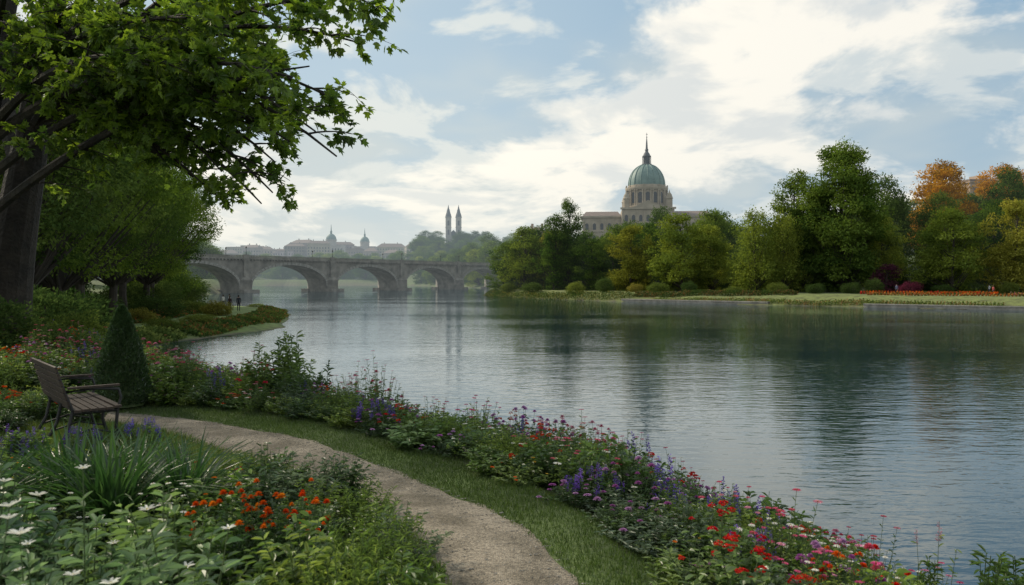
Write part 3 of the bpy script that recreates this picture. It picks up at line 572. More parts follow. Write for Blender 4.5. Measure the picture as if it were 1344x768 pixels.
# ---------------------------------------------------------------- the big overhanging tree
def big_tree():
    R=np.random.default_rng(77); a=Acc()
    bz=hz(-12.7,20)-.3
    def bez(p,k):
        p=np.array(p,float); t=np.linspace(0,1,k)[:,None]
        n=len(p)-1
        return sum(math.comb(n,i_)*(1-t)**(n-i_)*t**i_*p[i_] for i_ in range(n+1))
    st=bez([(-12.75,20,bz),(-12.7,20,4.5),(-12.3,20,6.2),(-12.0,19.9,7.6)],10); tube(a,st,np.linspace(.58,.40,10)*np.array([1.35,1.05]+[1]*8),14,1)
    s1=bez([(-12.0,19.9,7.3),(-11.8,19.6,9),(-10.6,19,11),(-10,18.5,14)],9); tube(a,s1,np.linspace(.38,.12,9),10,1)
    s2=bez([(-13.2,18.6,bz),(-13.0,18.6,5),(-12.4,18.4,7.4),(-11.6,18.2,10),(-10.8,18,14)],12); tube(a,s2,np.linspace(.5,.22,12)*np.array([1.4,1.1]+[1]*10),12,1)
    s3=bez([(-12.2,19.9,7.0),(-13.2,20.5,9),(-14,21,12)],7); tube(a,s3,np.linspace(.3,.1,7),8,1)
    ends=[((-2.2,13,8.9),1.0,0),((-2.9,13.2,6.25),1.5,0),((-2.65,14,8.35),1.2,0),((-4.5,15,5.85),1.2,0),((-5,14,7.2),1,0),((-3.4,12.4,7.35),1.3,1),((-5.9,13,7.7),1.2,1),((-5.6,14,9.9),1,1),((-8.4,17,7.0),.7,0),((-3.4,15,10.8),1.2,0),
          ((-4.2,13,9.2),1,1),((-7,15.5,7.0),1,0),((-6.4,16.5,6.2),.9,0),((-9.0,14,9.9),1,1),((-4.8,16.5,8.6),1,0),((-7,12,10),1,1),((-2.6,16,10.3),1,0),((-12,14,11),1,1),((-14,15,10),1,1),((-16,19,10),.6,2),((-15,24,11),.6,2),((-10,24,12),.6,2),((-7,21,11),.8,0),((-5.6,18.5,9.6),.8,0),((-11,21,13),.5,2),((-6.6,14.6,8.6),1,1),((-3.6,14.2,8.0),1,1),((-5.2,12.8,8.4),1,0),
          ((-4.0,14.4,6.7),1.2,0),((-5.6,15.4,6.3),1.1,0),((-5.0,14.6,7.9),1,1),((-7.3,17,6.6),.9,0),((-5.4,17,7.2),1,0),((-3.3,13.4,6.7),1.4,0),((-4.4,14.8,6.4),1.2,0),((-4.9,15.6,5.7),1.1,0),((-3.1,14.4,7.4),1.3,0),((-6.2,17.5,5.8),.9,0)]
    LP=[];LD=[];LN=[];LC=[];LS=[]
    pal=[np.array([.06,.10,.022]),np.array([.15,.205,.033])]
    for (e,up,src) in ends:
        e=np.array(e,float)
        trunk=[s1,s2,s3][src]; k=R.integers(1,6) if src==0 else R.integers(3,8); k=min(k,len(trunk)-1)
        if e[2]<7.5: k=min(k,2) if src==0 else 5
        b=trunk[k]; d=e-b; mid1=b+d*.35+[0,0,up*1.0]; mid2=b+d*.72+[0,0,up*.9]
        P=bez([b,mid1,mid2,e],14); tube(a,P,np.linspace(.13,.014,14),6,1)
        L0=np.linalg.norm(d)
        for c in range(int(5+L0*1.35)):
            t=R.uniform(.3,1.0) ; q=P[min(13,int(t*13))]; dr=nrm(d*[1,1,0])
            an=R.uniform(-1.5,1.5); ca,sa=math.cos(an),math.sin(an); h=np.array([dr[0]*ca-dr[1]*sa,dr[0]*sa+dr[1]*ca,R.uniform(-.35,.35)])
            ln=R.uniform(.5,1.5)*(1.15-.45*t); q2=q+h*ln; q2[2]-=ln*.18; m=(q+q2)/2+[0,0,ln*.12]
            S=bez([q,m,q2],6); tube(a,S,np.linspace(.02,.005,6),4,1)
            for tw in range(R.integers(3,6)):
                p0=S[R.integers(1,6)]; hh=nrm(h+R.normal(0,.7,3)); l2=R.uniform(.2,.55); p1=p0+hh*l2+[0,0,-l2*.3]
                S2=bez([p0,(p0+p1)/2+[0,0,.05],p1],4); tube(a,S2,[.006,.005,.004,.003],3,1)
                n=R.integers(7,13); tt=R.random((n,1)); Pp=p0+(p1-p0)*tt; D=hh+R.normal(0,.75,(n,3))+[0,0,-.45]
                LP.append(Pp+nrm(D)*.05);LD.append(D);LN.append(np.array([0,0,1])+R.normal(0,.45,(n,3)));LS.append(R.uniform(.11,.21,n))
                c_=np.clip(R.normal(.45,.35),0,1); LC.append((pal[0]*(1-c_)+pal[1]*c_)*R.uniform(.7,1.3,(n,1)))
    L=np.concatenate(LS); leaves(a,np.concatenate(LP),np.concatenate(LD),np.concatenate(LN),L,L*.8,np.concatenate(LC),0,12)
    return a.obj('overhanging_plane_tree',[M_bigleaf,M_bark],smooth=False)
big_tree()
# ---------------------------------------------------------------- bench
def bench():
    e=empty('park_bench',(-5.45,10.0,hz(-5.45,10.0)),math.radians(40))
    a=Acc()  # local: faces +X, length along Y
    for k in range(6): box(a,(-.16+k*.088,0,.44+(.012 if k==5 else 0)-(k==0)*.005),(.07,1.5,.03))
    a.obj('seat',[M_wood],e)
    a=Acc()
    for k in range(6):
        h=.53+k*.082; box(a,(-.235-(h-.45)*.30,0,h),(.024,1.5,.066),M=Matrix.Rotation(-.29,3,'Y'))
    a.obj('backrest',[M_wood],e)
    for i_,yy in enumerate((-.66,0,.66)):
        a=Acc()
        tube(a,[(-.36,yy,0),(-.25,yy,.2),(-.2,yy,.43),(-.27,yy,.62),(-.38,yy,.97)],[.024,.02,.022,.02,.016],6)
        tube(a,[(.33,yy,0),(.27,yy,.2),(.29,yy,.43)],[.024,.02,.02],6)
        tube(a,[(-.22,yy,.405),(.05,yy,.40),(.3,yy,.405)],[.02,.018,.02],6)
        tube(a,[(-.28,yy,.12),(0,yy,.2),(.3,yy,.12)],[.012,.012,.012],5)
        if i_!=1: tube(a,[(.29,yy,.42),(.33,yy,.55),(.30,yy,.655),(.1,yy,.68),(-.28,yy,.66)],[.018,.016,.02,.02,.016],6)
        a.obj('leg_frame_%d'%(i_+1),[M_iron],e,smooth=True)
    a=Acc(); box(a,(.03,-.66,.705),(.56,.06,.025)); box(a,(.03,.66,.705),(.56,.06,.025)); a.obj('armrests',[M_wood],e)
bench()
# ---------------------------------------------------------------- arched bridge
def bridge():
    A=np.array([-95.,263.]); B=np.array([-4.,400.]); d=B-A; Ltot=np.linalg.norm(d); u=d/Ltot; rz=math.atan2(u[1],u[0])
    e=empty('arched_stone_bridge',(A[0],A[1],0),rz)
    sp=.2345*Ltot; p0=.028*Ltot; piers=[p0+sp*k for k in range(-2,6)]
    pw=2.6; deck=11.2; Wd=5.0
    def bottom(s):
        for k in range(len(piers)-1):
            a0,a1=piers[k]+pw,piers[k+1]-pw
            if a0<=s<=a1:
                c=(a0+a1)/2; h=(a1-a0)/2; t=(s-c)/h; return 2.2+7.4*math.sqrt(max(0,1-t*t))
        return -1.5
    s0=piers[0]-8; s1=piers[-1]+8
    a=Acc()
    def strip(sa,sb,za,zb):
        V=[(sa,-Wd,za),(sb,-Wd,zb),(sb,-Wd,deck),(sa,-Wd,deck),(sa,Wd,za),(sb,Wd,zb),(sb,Wd,deck),(sa,Wd,deck)]
        a.add(V,[[0,1,2,3],[5,4,7,6],[4,5,1,0]])
    for k in range(len(piers)-1):
        a0,a1=piers[k]+pw,piers[k+1]-pw; c=(a0+a1)/2; h=(a1-a0)/2
        ss=[c-h*math.cos(t) for t in np.linspace(0,math.pi,33)]
        for q in range(32): strip(ss[q],ss[q+1],bottom(min(max(ss[q],a0),a1)),bottom(min(max(ss[q+1],a0),a1)))
    a.obj('spandrel_walls',[M_stone],e)
    a=Acc()
    for k,p in enumerate(piers):
        box(a,(p,0,(deck-1.5)/2),(2*pw,2*Wd-.02,deck+1.5))
        for sgn in (-1,1):
            y0=sgn*Wd; V=[(p-pw*.95,y0,-1.5),(p,y0+sgn*3.2,-1.5),(p+pw*.95,y0,-1.5),(p-pw*.95,y0,4.4),(p,y0+sgn*3.2,4.4),(p+pw*.95,y0,4.4),(p,y0,6.3)]
            a.add(V,[[0,1,4,3],[1,2,5,4]]); a.add(V,[[3,4,6],[4,5,6]])
            box(a,(p,y0+sgn*.35,deck/2+2.9),(2.2,.7,deck-6.2+1.0))
            box(a,(p,y0+sgn*1.3,.35),(2*pw+1.0,3.8,1.5))
    a.obj('piers',[M_stone],e)
    a=Acc()
    for k in range(len(piers)-1):
        a0,a1=piers[k]+pw,piers[k+1]-pw; c=(a0+a1)/2; h=(a1-a0)/2
        for sgn in (-1,1):
            for q in range(30):
                t0=math.pi*q/30+.008; t1=math.pi*(q+1)/30-.008; y0=sgn*(Wd+.12); y1=sgn*(Wd-.05)
                V=[]
                for yy in (y0,y1):
                    for (tt,f) in ((t0,0),(t1,0),(t1,1),(t0,1)): V.append((c-(h+f*.9)*math.cos(tt),yy,2.15+(7.4+f*.95)*math.sin(tt)))
                a.add(V,[[0,1,2,3],[0,4,5,1],[3,2,6,7]])
    a.obj('arch_rings',[M_emb],e)
    a=Acc(); Lb=s1-s0; cm=(s0+s1)/2
    box(a,(cm,0,deck+.16),(Lb,2*Wd+1.1,.34)); 
    for sgn in (-1,1):
        box(a,(cm,sgn*(Wd+.25),deck+.43),(Lb,.36,.2)); box(a,(cm,sgn*(Wd+.25),deck+1.27),(Lb,.42,.16))
        s=s0
        while s<s1:
            box(a,(s,sgn*(Wd+.25),deck+.86),(.22,.2,.66)); s+=.62
        for p in piers: box(a,(p,sgn*(Wd+.3),deck+.93),(2.0,.62,1.2))
        s=s0+.4
        while s<s1: box(a,(s,sgn*(Wd+.32),deck-.22),(.4,.6,.4)); s+=1.3
    a.obj('parapets',[M_stone],e)
    a=Acc(); box(a,(cm,0,deck+.36),(Lb,2*Wd-.6,.05)); a.obj('roadway',[M_slate],e)
    a=Acc()
    for k,p in enumerate(piers):
        for sgn in (-1,1):
            y0=sgn*(Wd+.3); tube(a,[(p,y0,deck+1.5),(p,y0,deck+2.6),(p,y0,deck+3.6)],[.12,.07,.05],6); lathe(a,(p,y0,deck+3.6),[(.07,0),(.2,.12),(.24,.45),(.1,.6),(.01,.7)],8)
    a.obj('lamp_posts',[M_iron],e)
bridge()
# ---------------------------------------------------------------- buildings
def arch_win(a,cx,cz,w,h,yf,m=1,rot=None):
    n=7; P=[(-w/2,0),(w/2,0),(w/2,h-w/2)]+[(w/2*math.cos(t),h-w/2+w/2*math.sin(t)) for t in np.linspace(0,math.pi,n)[1:-1]]+[(-w/2,h-w/2)]
    V=np.array([[cx+p[0],yf,cz+p[1]] for p in P]); 
    if rot is not None: V=V@rot.T
    a.add(V,[list(range(len(P)))],m)
def cathedral():
    gz=hz(57,332); e=empty('domed_cathedral',(56,332,0),math.radians(-6))
    top=33.0; a=Acc(); WG=[(-18.5,-5.5,16,30,15),(18.5,-5.5,16,30,15),(0,-10,21,33,20),(30,-2.5,7,27,13)]
    for (cx,y0,w,z1,dp) in WG: box(a,(cx,y0+dp/2,(gz+z1)/2-1),(w,dp,z1-gz+2))
    box(a,(0,14,(gz+31)/2-1),(15,7.9,31-gz+2))
    for (cx,y0,w,z1,dp) in WG:
        box(a,(cx,y0+.2,z1+.35),(w+1.2,1.8,.7)); box(a,(cx,y0-.2,z1-5.6),(w+.4,.6,.4))
        n=int(w/2.7)
        for k in range(n+1): box(a,(cx-w/2+.35+k*(w-.7)/n,y0-.16,z1-6.5),(.55,.34,12))
    box(a,(-26.8,2,30.35),(.9,16.5,.7)); box(a,(33.8,4,27.35),(.9,14,.7))
    PV=[(-6,-10.6,33.75),(6,-10.6,33.75),(0,-10.6,36.6),(-6,-8,33.75),(6,-8,33.75),(0,-8,36.6)]
    a.add(PV,[[0,1,2],[3,5,4]]); a.add(PV,[[0,2,5,3],[1,4,5,2]])
    for sx in (-1,1):
        for sy in (-1,1): lathe(a,(sx*8.6,sy*8.1,33.7),[(1.3,0),(1.3,3.6),(1.6,3.7),(1.3,4.1),(1.0,5.2),(.3,6.2),(.01,7.4)],12)
    a.obj('walls',[M_stone2],e)
    a=Acc()
    for (cx,y0,w,z1,dp) in WG:
        n=int(w/2.7)
        for k in range(n):
            x=cx-w/2+.35+(k+.5)*(w-.7)/n
            for r in (2,7): arch_win(a,x,z1-r-3.0,1.3,2.7,y0-.04,0)
    for k in range(5):
        for r in (5,10): 
            V=[(-26.55,-3.5+k*2.7,30-r),(-26.55,-2.4+k*2.7,30-r),(-26.55,-2.4+k*2.7,32.6-r),(-26.55,-3.5+k*2.7,32.6-r)]; a.add(V,[[0,1,2,3]])
    a.obj('windows',[M_glass],e)
    a=Acc()
    for (cx,cy,w,d,z) in ((-18.5,2.5,16.3,14,30.72),(18.5,2.5,16.3,14,30.72),(30,4.6,7.2,12,27.72)):
        q=min(1.5,w*.2); V=[(cx-w/2,cy-d/2,z),(cx+w/2,cy-d/2,z),(cx+w/2,cy+d/2,z),(cx-w/2,cy+d/2,z),(cx-w/2+q,cy,z+2.4),(cx+w/2-q,cy,z+2.4)]
        a.add(V,[[0,1,5,4],[2,3,4,5]]); a.add(V,[[1,2,5],[3,0,4]])
    a.obj('roofs',[M_roof],e)
    a=Acc(); lathe(a,(0,0,0),[(9.4,33),(9.4,34.6),(8.9,34.7),(8.0,34.9),(8.0,41.2),(8.6,41.3),(8.8,41.9),(8.8,42.4),(7.8,42.5),(7.7,43.4)],48)
    wn=Acc()
    for k in range(16):
        t=k*math.pi/8; R_=np.array([[math.cos(t),-math.sin(t),0],[math.sin(t),math.cos(t),0],[0,0,1]])
        arch_win(wn,0,35.8,1.6,4.5,-8.06,0,rot=R_)
        for dt in (-.155,.155):
            tt=t+math.pi/16+dt*.35; lathe(a,(8.45*math.sin(tt),-8.45*math.cos(tt),0),[(.32,34.8),(.26,35.1),(.25,40.6),(.36,40.9),(.36,41.3)],7)
        tt=t+math.pi/16; box(a,(8.5*math.sin(tt),-8.5*math.cos(tt),42.9),(.5,.5,1.0),rz=tt)
    a.obj('drum',[M_stone2],e,smooth=False); wn.obj('drum_windows',[M_glass],e)
    a=Acc(); P=[(7.45*math.cos(t)**.9,43.4+8.9*math.sin(t)) for t in np.linspace(0,1.36,16)]; lathe(a,(0,0,0),P,48)
    for k in range(16):
        t=k*math.pi/8; tube(a,[((p[0]+.06)*math.cos(t),(p[0]+.06)*math.sin(t),p[1]) for p in P],[.22]*len(P),5)
    a.obj('dome',[M_copper],e,smooth=True)
    a=Acc(); lathe(a,(0,0,0),[(2.1,51.8),(2.1,52.5),(1.5,52.6),(1.35,52.7),(1.35,55.4),(1.8,55.5),(1.8,55.9),(1.5,56),(1.2,56.8),(.65,57.6),(.6,58.2),(.8,58.3),(.46,58.9),(.26,62),(.12,63.4)],16)
    for k in range(8):
        t=k*math.pi/4; lathe(a,(1.65*math.cos(t),1.65*math.sin(t),0),[(.2,52.5),(.15,52.8),(.15,55.3),(.24,55.5)],6)
    lathe(a,(0,0,63.7),[(.01,-.35),(.32,0),(.01,.35)],8); box(a,(0,0,64.7),(.16,.16,1.6)); box(a,(0,0,64.9),(.8,.14,.14))
    a.obj('lantern_spire',[M_slate],e)
cathedral()
def building(name,x,y,w,d,h,rz,roof='hip',tint=(1,1,1),z0=None,sink=3):
    g=hz(x,y) if z0 is None else z0
    a=Acc(); box(a,(0,0,(h-sink)/2),(w,d,h+sink),0,tint); box(a,(0,0,h+.2),(w+.8,d+.8,.4),0,tint)
    if roof=='hip':
        V=[(-w/2-.3,-d/2-.3,h+.4),(w/2+.3,-d/2-.3,h+.4),(w/2+.3,d/2+.3,h+.4),(-w/2-.3,d/2+.3,h+.4),(-w/2+d*.35,0,h+.4+d*.28),(w/2-d*.35,0,h+.4+d*.28)]
        a.add(V,[[0,1,5,4],[2,3,4,5]],2); a.add(V,[[1,2,5],[3,0,4]],2)
        for k in (-.25,.2): box(a,(w*k,d*.12,h+1+d*.25),(.9,.9,2.6),0,tint)
    else:
        box(a,(0,0,h+.8),(w*.94,d*.9,.8),2)
        box(a,(w*.2,0,h+2),(w*.25,d*.4,1.8),0,tint)
    ns=int(h/3.4); nw=max(2,int(w/3)); nd=max(2,int(d/3))
    for s in range(ns):
        z=1+s*3.4
        for k in range(nw):
            cx=-w/2+(k+.5)*w/nw
            for sg in (-1,1): a.add([(cx-.6,sg*(d/2+.04),z),(cx+.6,sg*(d/2+.04),z),(cx+.6,sg*(d/2+.04),z+1.9),(cx-.6,sg*(d/2+.04),z+1.9)],[[0,1,2,3]],1)
        for k in range(nd):
            cy=-d/2+(k+.5)*d/nd
            for sg in (-1,1): a.add([(sg*(w/2+.04),cy-.6,z),(sg*(w/2+.04),cy+.6,z),(sg*(w/2+.04),cy+.6,z+1.9),(sg*(w/2+.04),cy-.6,z+1.9)],[[0,1,2,3]],1)
    return a.obj(name,[M_wallA,M_glass,M_roof],loc=(x,y,g),rz=rz)
building('apartment_building',151,262,11,11,35.5-hz(151,262),.2,'flat',(1.1,.88,.74)); building('apartment_building',164,268,9,10,37-hz(164,268),.2,'flat',(1.1,.9,.8))
building('townhouse',11,352,10,12,19,-.3,'hip',(1,.8,.65),z0=5); building('townhouse',84,345,14,12,16,.1,'hip',(1,.95,.9))
R=np.random.default_rng(9)
for k in range(60):
    y=R.uniform(880,1080); px=R.uniform(295,575); x=(px-672)/1045*y
    w=R.uniform(14,34); h=R.uniform(9,18)+ (5 if 380<px<460 else 0)
    t=R.uniform(.55,1.05); building('city_building',x,y,w,R.uniform(11,16),h,R.uniform(-.3,.3),'hip' if R.random()<.7 else 'flat',(t,t*R.uniform(.88,1),t*R.uniform(.76,1)))
def dome_hall(x,y,r,h,tall):
    g=hz(x,y); a=Acc(); box(a,(0,0,h/2-2),(r*5,r*2.6,h+4)); lathe(a,(0,0,h),[(r,0),(r,r*.9),(r*1.1,r*.92),(r*1.1,r*1.05)],20)
    lathe(a,(0,0,h+r*1.05),[(r*math.cos(t),r*1.15*math.sin(t)) for t in np.linspace(0,1.45,10)],20,1); lathe(a,(0,0,h+r*2.15),[(r*.2,0),(r*.2,r*.5),(r*.1,r*.7),(.15,tall)],8,1)
    for k in range(9): arch_win(a,-r*2.2+k*r*.55,h*.45,1.6,h*.35,-r*1.3-.05,2)
    a.obj('domed_hall',[M_wallA,M_copper,M_glass],loc=(x,y,g))
dome_hall((435-672)/1045*920,920,6,20,11); dome_hall((479-672)/1045*960,960,5.5,20,10)
def church(x,y):
    g=hz(x,y)-8; e=empty('twin_tower_church',(x,y,g),.12)
    a=Acc(); box(a,(0,10,11),(12,26,22)); 
    for sx in (-1,1):
        box(a,(sx*5,-5,(40)/2),(5.4,5.4,40)); box(a,(sx*5,-5,30.2),(6,6,.6)); box(a,(sx*5,-5,40.2),(6.2,6.2,.6))
    a.obj('walls',[M_wallA],e)
    a=Acc()
    for sx in (-1,1):
        for z in (32,23,12): arch_win(a,sx*5,z,1.9,5,-7.75,0)
    arch_win(a,0,12,2.6,6,-3.05,0); a.obj('windows',[M_glass],e)
    a=Acc()
    for sx in (-1,1): lathe(a,(sx*5,-5,40.5),[(3.3,0),(2.8,2.2),(1.9,4.6),(1.5,6.5),(.7,9),(.1,12)],8,a0=math.pi/8)
    V=[(-6.4,-3,22),(6.4,-3,22),(6.4,23.4,22),(-6.4,23.4,22),(0,-3,28),(0,23.4,28)]; a.add(V,[[0,3,5,4],[1,4,5,2]]); a.add(V,[[0,4,1],[2,5,3]])
    a.obj('roofs',[M_slate],e)
church((595-672)/1045*790,790)
for x,y in [(-72,775),(-48,770),(-36,775),(-84,780),(-25,770)]: putt('lindC',x,y,20,22)
# ---------------------------------------------------------------- right-bank embankment and beds
P=RIV[(RIV[:,1]>92)&(RIV[:,1]<158)&(RIV[:,0]>18)&(RIV[:,0]<125)]; P=resample(P,1.2); T=nrm(np.gradient(P,axis=0)); NR=np.stack([T[:,1],-T[:,0]],1)
tst=P+NR*2
if sdist(tst[:,0],tst[:,1]).mean()<0: NR=-NR
a=Acc(); prof_=[(-.1,-1),(-.1,.42),(-.25,.42),(-.25,.58),(.6,.58),(.6,.3)]
V=np.stack([np.concatenate([P+NR*(o_+.35),np.full((len(P),1),z_)],1) for o_,z_ in prof_],1).reshape(-1,3); K=len(prof_); i=np.arange(len(P)-1)[:,None]*K; j=np.arange(K-1)[None,:]
ii=np.arange(len(P)-1); keep=((ii//13)%4!=2)
a.add(V,np.stack([i+j,i+j+1,i+K+j+1,i+K+j],-1)[keep].reshape(-1,4)); a.obj('stone_embankment',[M_emb])
def bed(name,pts,wid,cols,n,seed,h=.5):
    R=np.random.default_rng(seed); P=resample(np.array(pts,float),.5); k=R.integers(0,len(P),n); off=R.uniform(-wid,wid,n); T=nrm(np.gradient(P,axis=0)); NR=np.stack([T[:,1],-T[:,0]],1)
    q=P[k]+NR[k]*off[:,None]; z=height(q[:,0],q[:,1])+h*R.random(n)*(1-(off/wid)**2*.6)
    cols=np.array(cols); grp=((np.sin(q[:,0]*1.1+seed)+np.sin(q[:,1]*1.7))*1.2+R.normal(0,.6,n)); ci=np.clip(((grp+2.4)/4.8*len(cols)).astype(int),0,len(cols)-1)
    C=cols[ci]*R.uniform(.7,1.3,(n,1)); a=Acc(); D=nrm(R.standard_normal((n,3))+[0,0,.6]); L=R.uniform(.12,.3,n)
    leaves(a,np.stack([q[:,0],q[:,1],z],1),D,R.standard_normal((n,3))+[0,0,1],L,L*.7,C,0,4); a.obj(name,[M_leaf])
g_=(.06,.095,.03)
bed('orange_flower_bed',[(64,146),(73,142),(84,138)],1.6,[g_,(.4,.08,.03),(.5,.15,.03),g_,(.36,.06,.04)],9000,1)
bed('red_flower_bed',[(60,134),(70,128),(82,120)],1.0,[g_,g_,(.35,.12,.06),(.4,.25,.08),g_],6000,2,.4)
bed('pink_flower_bed',[(84,134),(95,128),(108,120)],1.2,[g_,(.45,.12,.15),g_,(.4,.25,.25),g_],7000,12,.5)
bed('waterside_planting',[(-6.5,228),(-3,205),(6,184),(14,170),(24,158)],2.2,[g_,(.11,.13,.035),(.05,.075,.025),(.18,.15,.05),g_],14000,3,1.3)
bed('riverbank_plants',[(27,152.5),(40,140),(56,125),(70,113.5)],1.0,[g_,(.12,.15,.04),(.05,.08,.025),(.2,.14,.06),(.08,.11,.035)],8000,24,.6)
bed('hedge_row',[(25,160),(36,150),(50,140)],1.2,[g_,(.11,.13,.035),(.05,.075,.025),(.22,.12,.06),(.07,.1,.035)],9000,4,.8)
bed('waterside_flowers',[(-24,58),(-23.7,66),(-24,76),(-27,90),(-31,103)],1.6,[g_,(.12,.16,.045),(.2,.12,.05),(.10,.14,.04),g_],14000,5,.3)
bed('waterside_reeds',[(-21.5,42),(-24,50),(-24.5,57)],1.3,[g_,(.12,.16,.05),g_],7000,6,.5)
bed('garden_hedge',[(-32,60),(-34,75),(-36,88),(-38,100)],2.5,[g_,(.10,.14,.04),(.25,.12,.05),g_,(.14,.12,.05)],12000,15,.5)
for k,x,y,s,sz in [(1,14,176,2.2,1.8),(0,20,172,2.6,2),(1,30,164,2.4,1.8),(0,36,162,2,1.6),(1,44,158,2,1.5),(0,58,152,2.2,1.7),(0,64,150,2,1.5),(3,75,150,2.0,1.8),(0,80,148,1.8,1.4),(1,90,144,2,1.5),(0,98,140,2.5,2),(0,70,154,2.4,1.8),(1,52,156,2,1.4),(0,5,196,2.5,2),(1,-1,212,2.5,2),(2,26,168,1.6,1.4),(0,87,150,2,1.6)]: putsh(k,x,y,s*random.uniform(.7,1.1),sz*random.uniform(.6,1.1))
for n_ in range(50):
    x=random.uniform(0,130); y=200-.45*x+random.uniform(0,25)
    if sd1(x,y)>13: putsh(random.choice([0,0,1]),x,y,random.uniform(2,3.6))
# ---------------------------------------------------------------- people
SKM=surf('skin',(.38,.24,.17),(.45,.29,.21),5,.6,0,False); SHOE=surf('shoes',(.02,.018,.016),(.03,.025,.02),8,.6,0,False)
def person(name,x,y,rz,top,legs,hair,walk=.0,female=False,H=1.75):
    g=hz(x,y); e=empty(name,(x,y,g),rz); e.scale=(H/1.75,)*3
    Vt=[];E=[];Rd=[]
    def v(p,r,par=None):
        Vt.append(p);Rd.append(r if isinstance(r,tuple) else (r,r)); 
        if par is not None: E.append((par,len(Vt)-1))
        return len(Vt)-1
    w=walk; pel=v((0,0,.95),(.155,.11)); sp=v((0,0,1.15),(.13,.095),pel); ch=v((0,0,1.36),(.16,.11),sp); nk=v((0,.0,1.49),.055,ch); hb=v((0,.015,1.57),(.072,.085),nk); ht=v((0,.01,1.67),(.072,.09),hb)
    for s in (-1,1):
        sh=v((s*.17,0,1.42),.06,ch); el=v((s*.225,-.02+s*w*.3,1.15),.042,sh); wr=v((s*.225,.05+s*w*.5,.91),.027,el); pm=v((s*.222,.06+s*w*.52,.85),(.018,.035),wr)
        for f,(dy,l) in enumerate(((-.028,.06),(-.01,.075),(.008,.08),(.026,.07))): 
            k=v((s*.22,.062+dy+s*w*.52,.81),.009,pm); v((s*.212,.066+dy+s*w*.52,.81-l*.7),.007,k)
        v((s*.205,.1+s*w*.52,.81),.009,pm)
        hp=v((s*.09,0,.88),.088,pel); kn=v((s*.1,.02-s*w*.7,.49),.056,hp); an=v((s*.1,-.02-s*w*1.2,.08),.038,kn); v((s*.11,.13-s*w*1.2,.035),(.04,.03),an)
    me=bpy.data.meshes.new('body'); me.from_pydata(Vt,E,[]); o=bpy.data.objects.new('body',me); lnk(o)
    sk=o.modifiers.new('s','SKIN'); 
    for i_,r in enumerate(Rd): me.skin_vertices[0].data[i_].radius=r
    me.skin_vertices[0].data[0].use_root=True
    sb=o.modifiers.new('u','SUBSURF'); sb.levels=1; sb.render_levels=1
    bpy.context.view_layer.update(); dg=bpy.context.evaluated_depsgraph_get(); nm=bpy.data.meshes.new_from_object(o.evaluated_get(dg)); bpy.data.objects.remove(o)
    mt=surf('shirt',top,tuple(c*1.3 for c in top),8,.9,0,False); ml=surf('trousers',legs,tuple(c*1.3 for c in legs),8,.9,0,False); hm=surf('hair',hair,tuple(c*1.5 for c in hair),30,.7,0,False)
    for m in (SKM,mt,ml,SHOE): nm.materials.append(m)
    for p in nm.polygons:
        c=p.center; z=c.z; arm=abs(c.x)>.19
        p.material_index=0 if z>1.47 or (arm and z<.92) else (1 if z>.93 or arm else (2 if z>.1 else 3)); p.use_smooth=True
    b=bpy.data.objects.new('body',nm); lnk(b,e)
    a=Acc(); lathe(a,(0,-.005,1.665),[(.092,-.07 if female else -.02),(.098,.03),(.085,.075),(.05,.1),(.005,.11)],12); box(a,(0,-.06,1.62),(.13,.06,.16 if not female else .26)); a.obj('hair',[hm],e,True)
    a=Acc(); 
    for s in (-1,1): lathe(a,(s*.03,.092,1.65),[(.002,-.01),(.011,0),(.002,.01)],6); 
    box(a,(0,.095,1.575),(.045,.01,.01)); a.obj('eyes_and_mouth',[SHOE],e)
    a=Acc(); a.add([(-.014,.09,1.60),(.014,.09,1.60),(0,.122,1.605),(0,.095,1.655)],[[0,1,2],[1,3,2],[3,0,2]]); 
    for s in (-1,1): lathe(a,(s*.082,.0,1.63),[(.004,-.03),(.016,0),(.004,.03)],6)
    a.obj('nose_and_ears',[SKM],e)
person('standing_man',-30.9,90,.3,(.02,.022,.03),(.02,.02,.025),(.02,.015,.01),.06,False,1.82)
person('standing_woman',-32.1,90.6,-.2,(.05,.03,.03),(.03,.03,.045),(.05,.03,.015),.05,True,1.7)
person('walking_man',-36.9,104,1.2,(.3,.3,.3),(.03,.035,.06),(.02,.015,.01),.12)
person('walking_woman',-37.9,104.5,1.0,(.5,.48,.45),(.05,.04,.05),(.04,.03,.015),.1,True,1.66)
person('walking_man',87.5,146,1.5,(.5,.5,.52),(.03,.04,.08),(.02,.015,.01),.12)
person('walking_woman',84,139,-1.4,(.35,.08,.07),(.05,.05,.06),(.04,.03,.015),.1,True,1.66)
person('standing_man',71,147,2.4,(.1,.12,.2),(.05,.05,.05),(.02,.015,.01),.03)
# ---------------------------------------------------------------- sky, sun
EL,AZ=math.radians(36),math.radians(-55)
sdir=Vector((math.sin(AZ)*math.cos(EL),math.cos(AZ)*math.cos(EL),math.sin(EL)))
W=bpy.data.worlds.new("World"); scene.world=W; W.use_nodes=True; nt=W.node_tree; nt.nodes.clear()
sky=N(nt,'ShaderNodeTexSky',sky_type='NISHITA'); sky.sun_disc=False; sky.sun_elevation=EL; sky.sun_rotation=AZ; sky.air_density=1.2; sky.dust_density=2.0
tc=N(nt,'ShaderNodeTexCoord'); sp=N(nt,'ShaderNodeSeparateXYZ'); nt.links.new(tc.outputs['Generated'],sp.inputs[0])
def Mth(op,a_,b_=None,clamp=False):
    n=N(nt,'ShaderNodeMath',operation=op); n.use_clamp=clamp
    for k,v in enumerate((a_,b_)):
        if v is None: continue
        if isinstance(v,(int,float)): n.inputs[k].default_value=v
        else: nt.links.new(v,n.inputs[k])
    return n.outputs[0]
zc=Mth('MAXIMUM',sp.outputs[2],0); den=Mth('ADD',zc,.22)
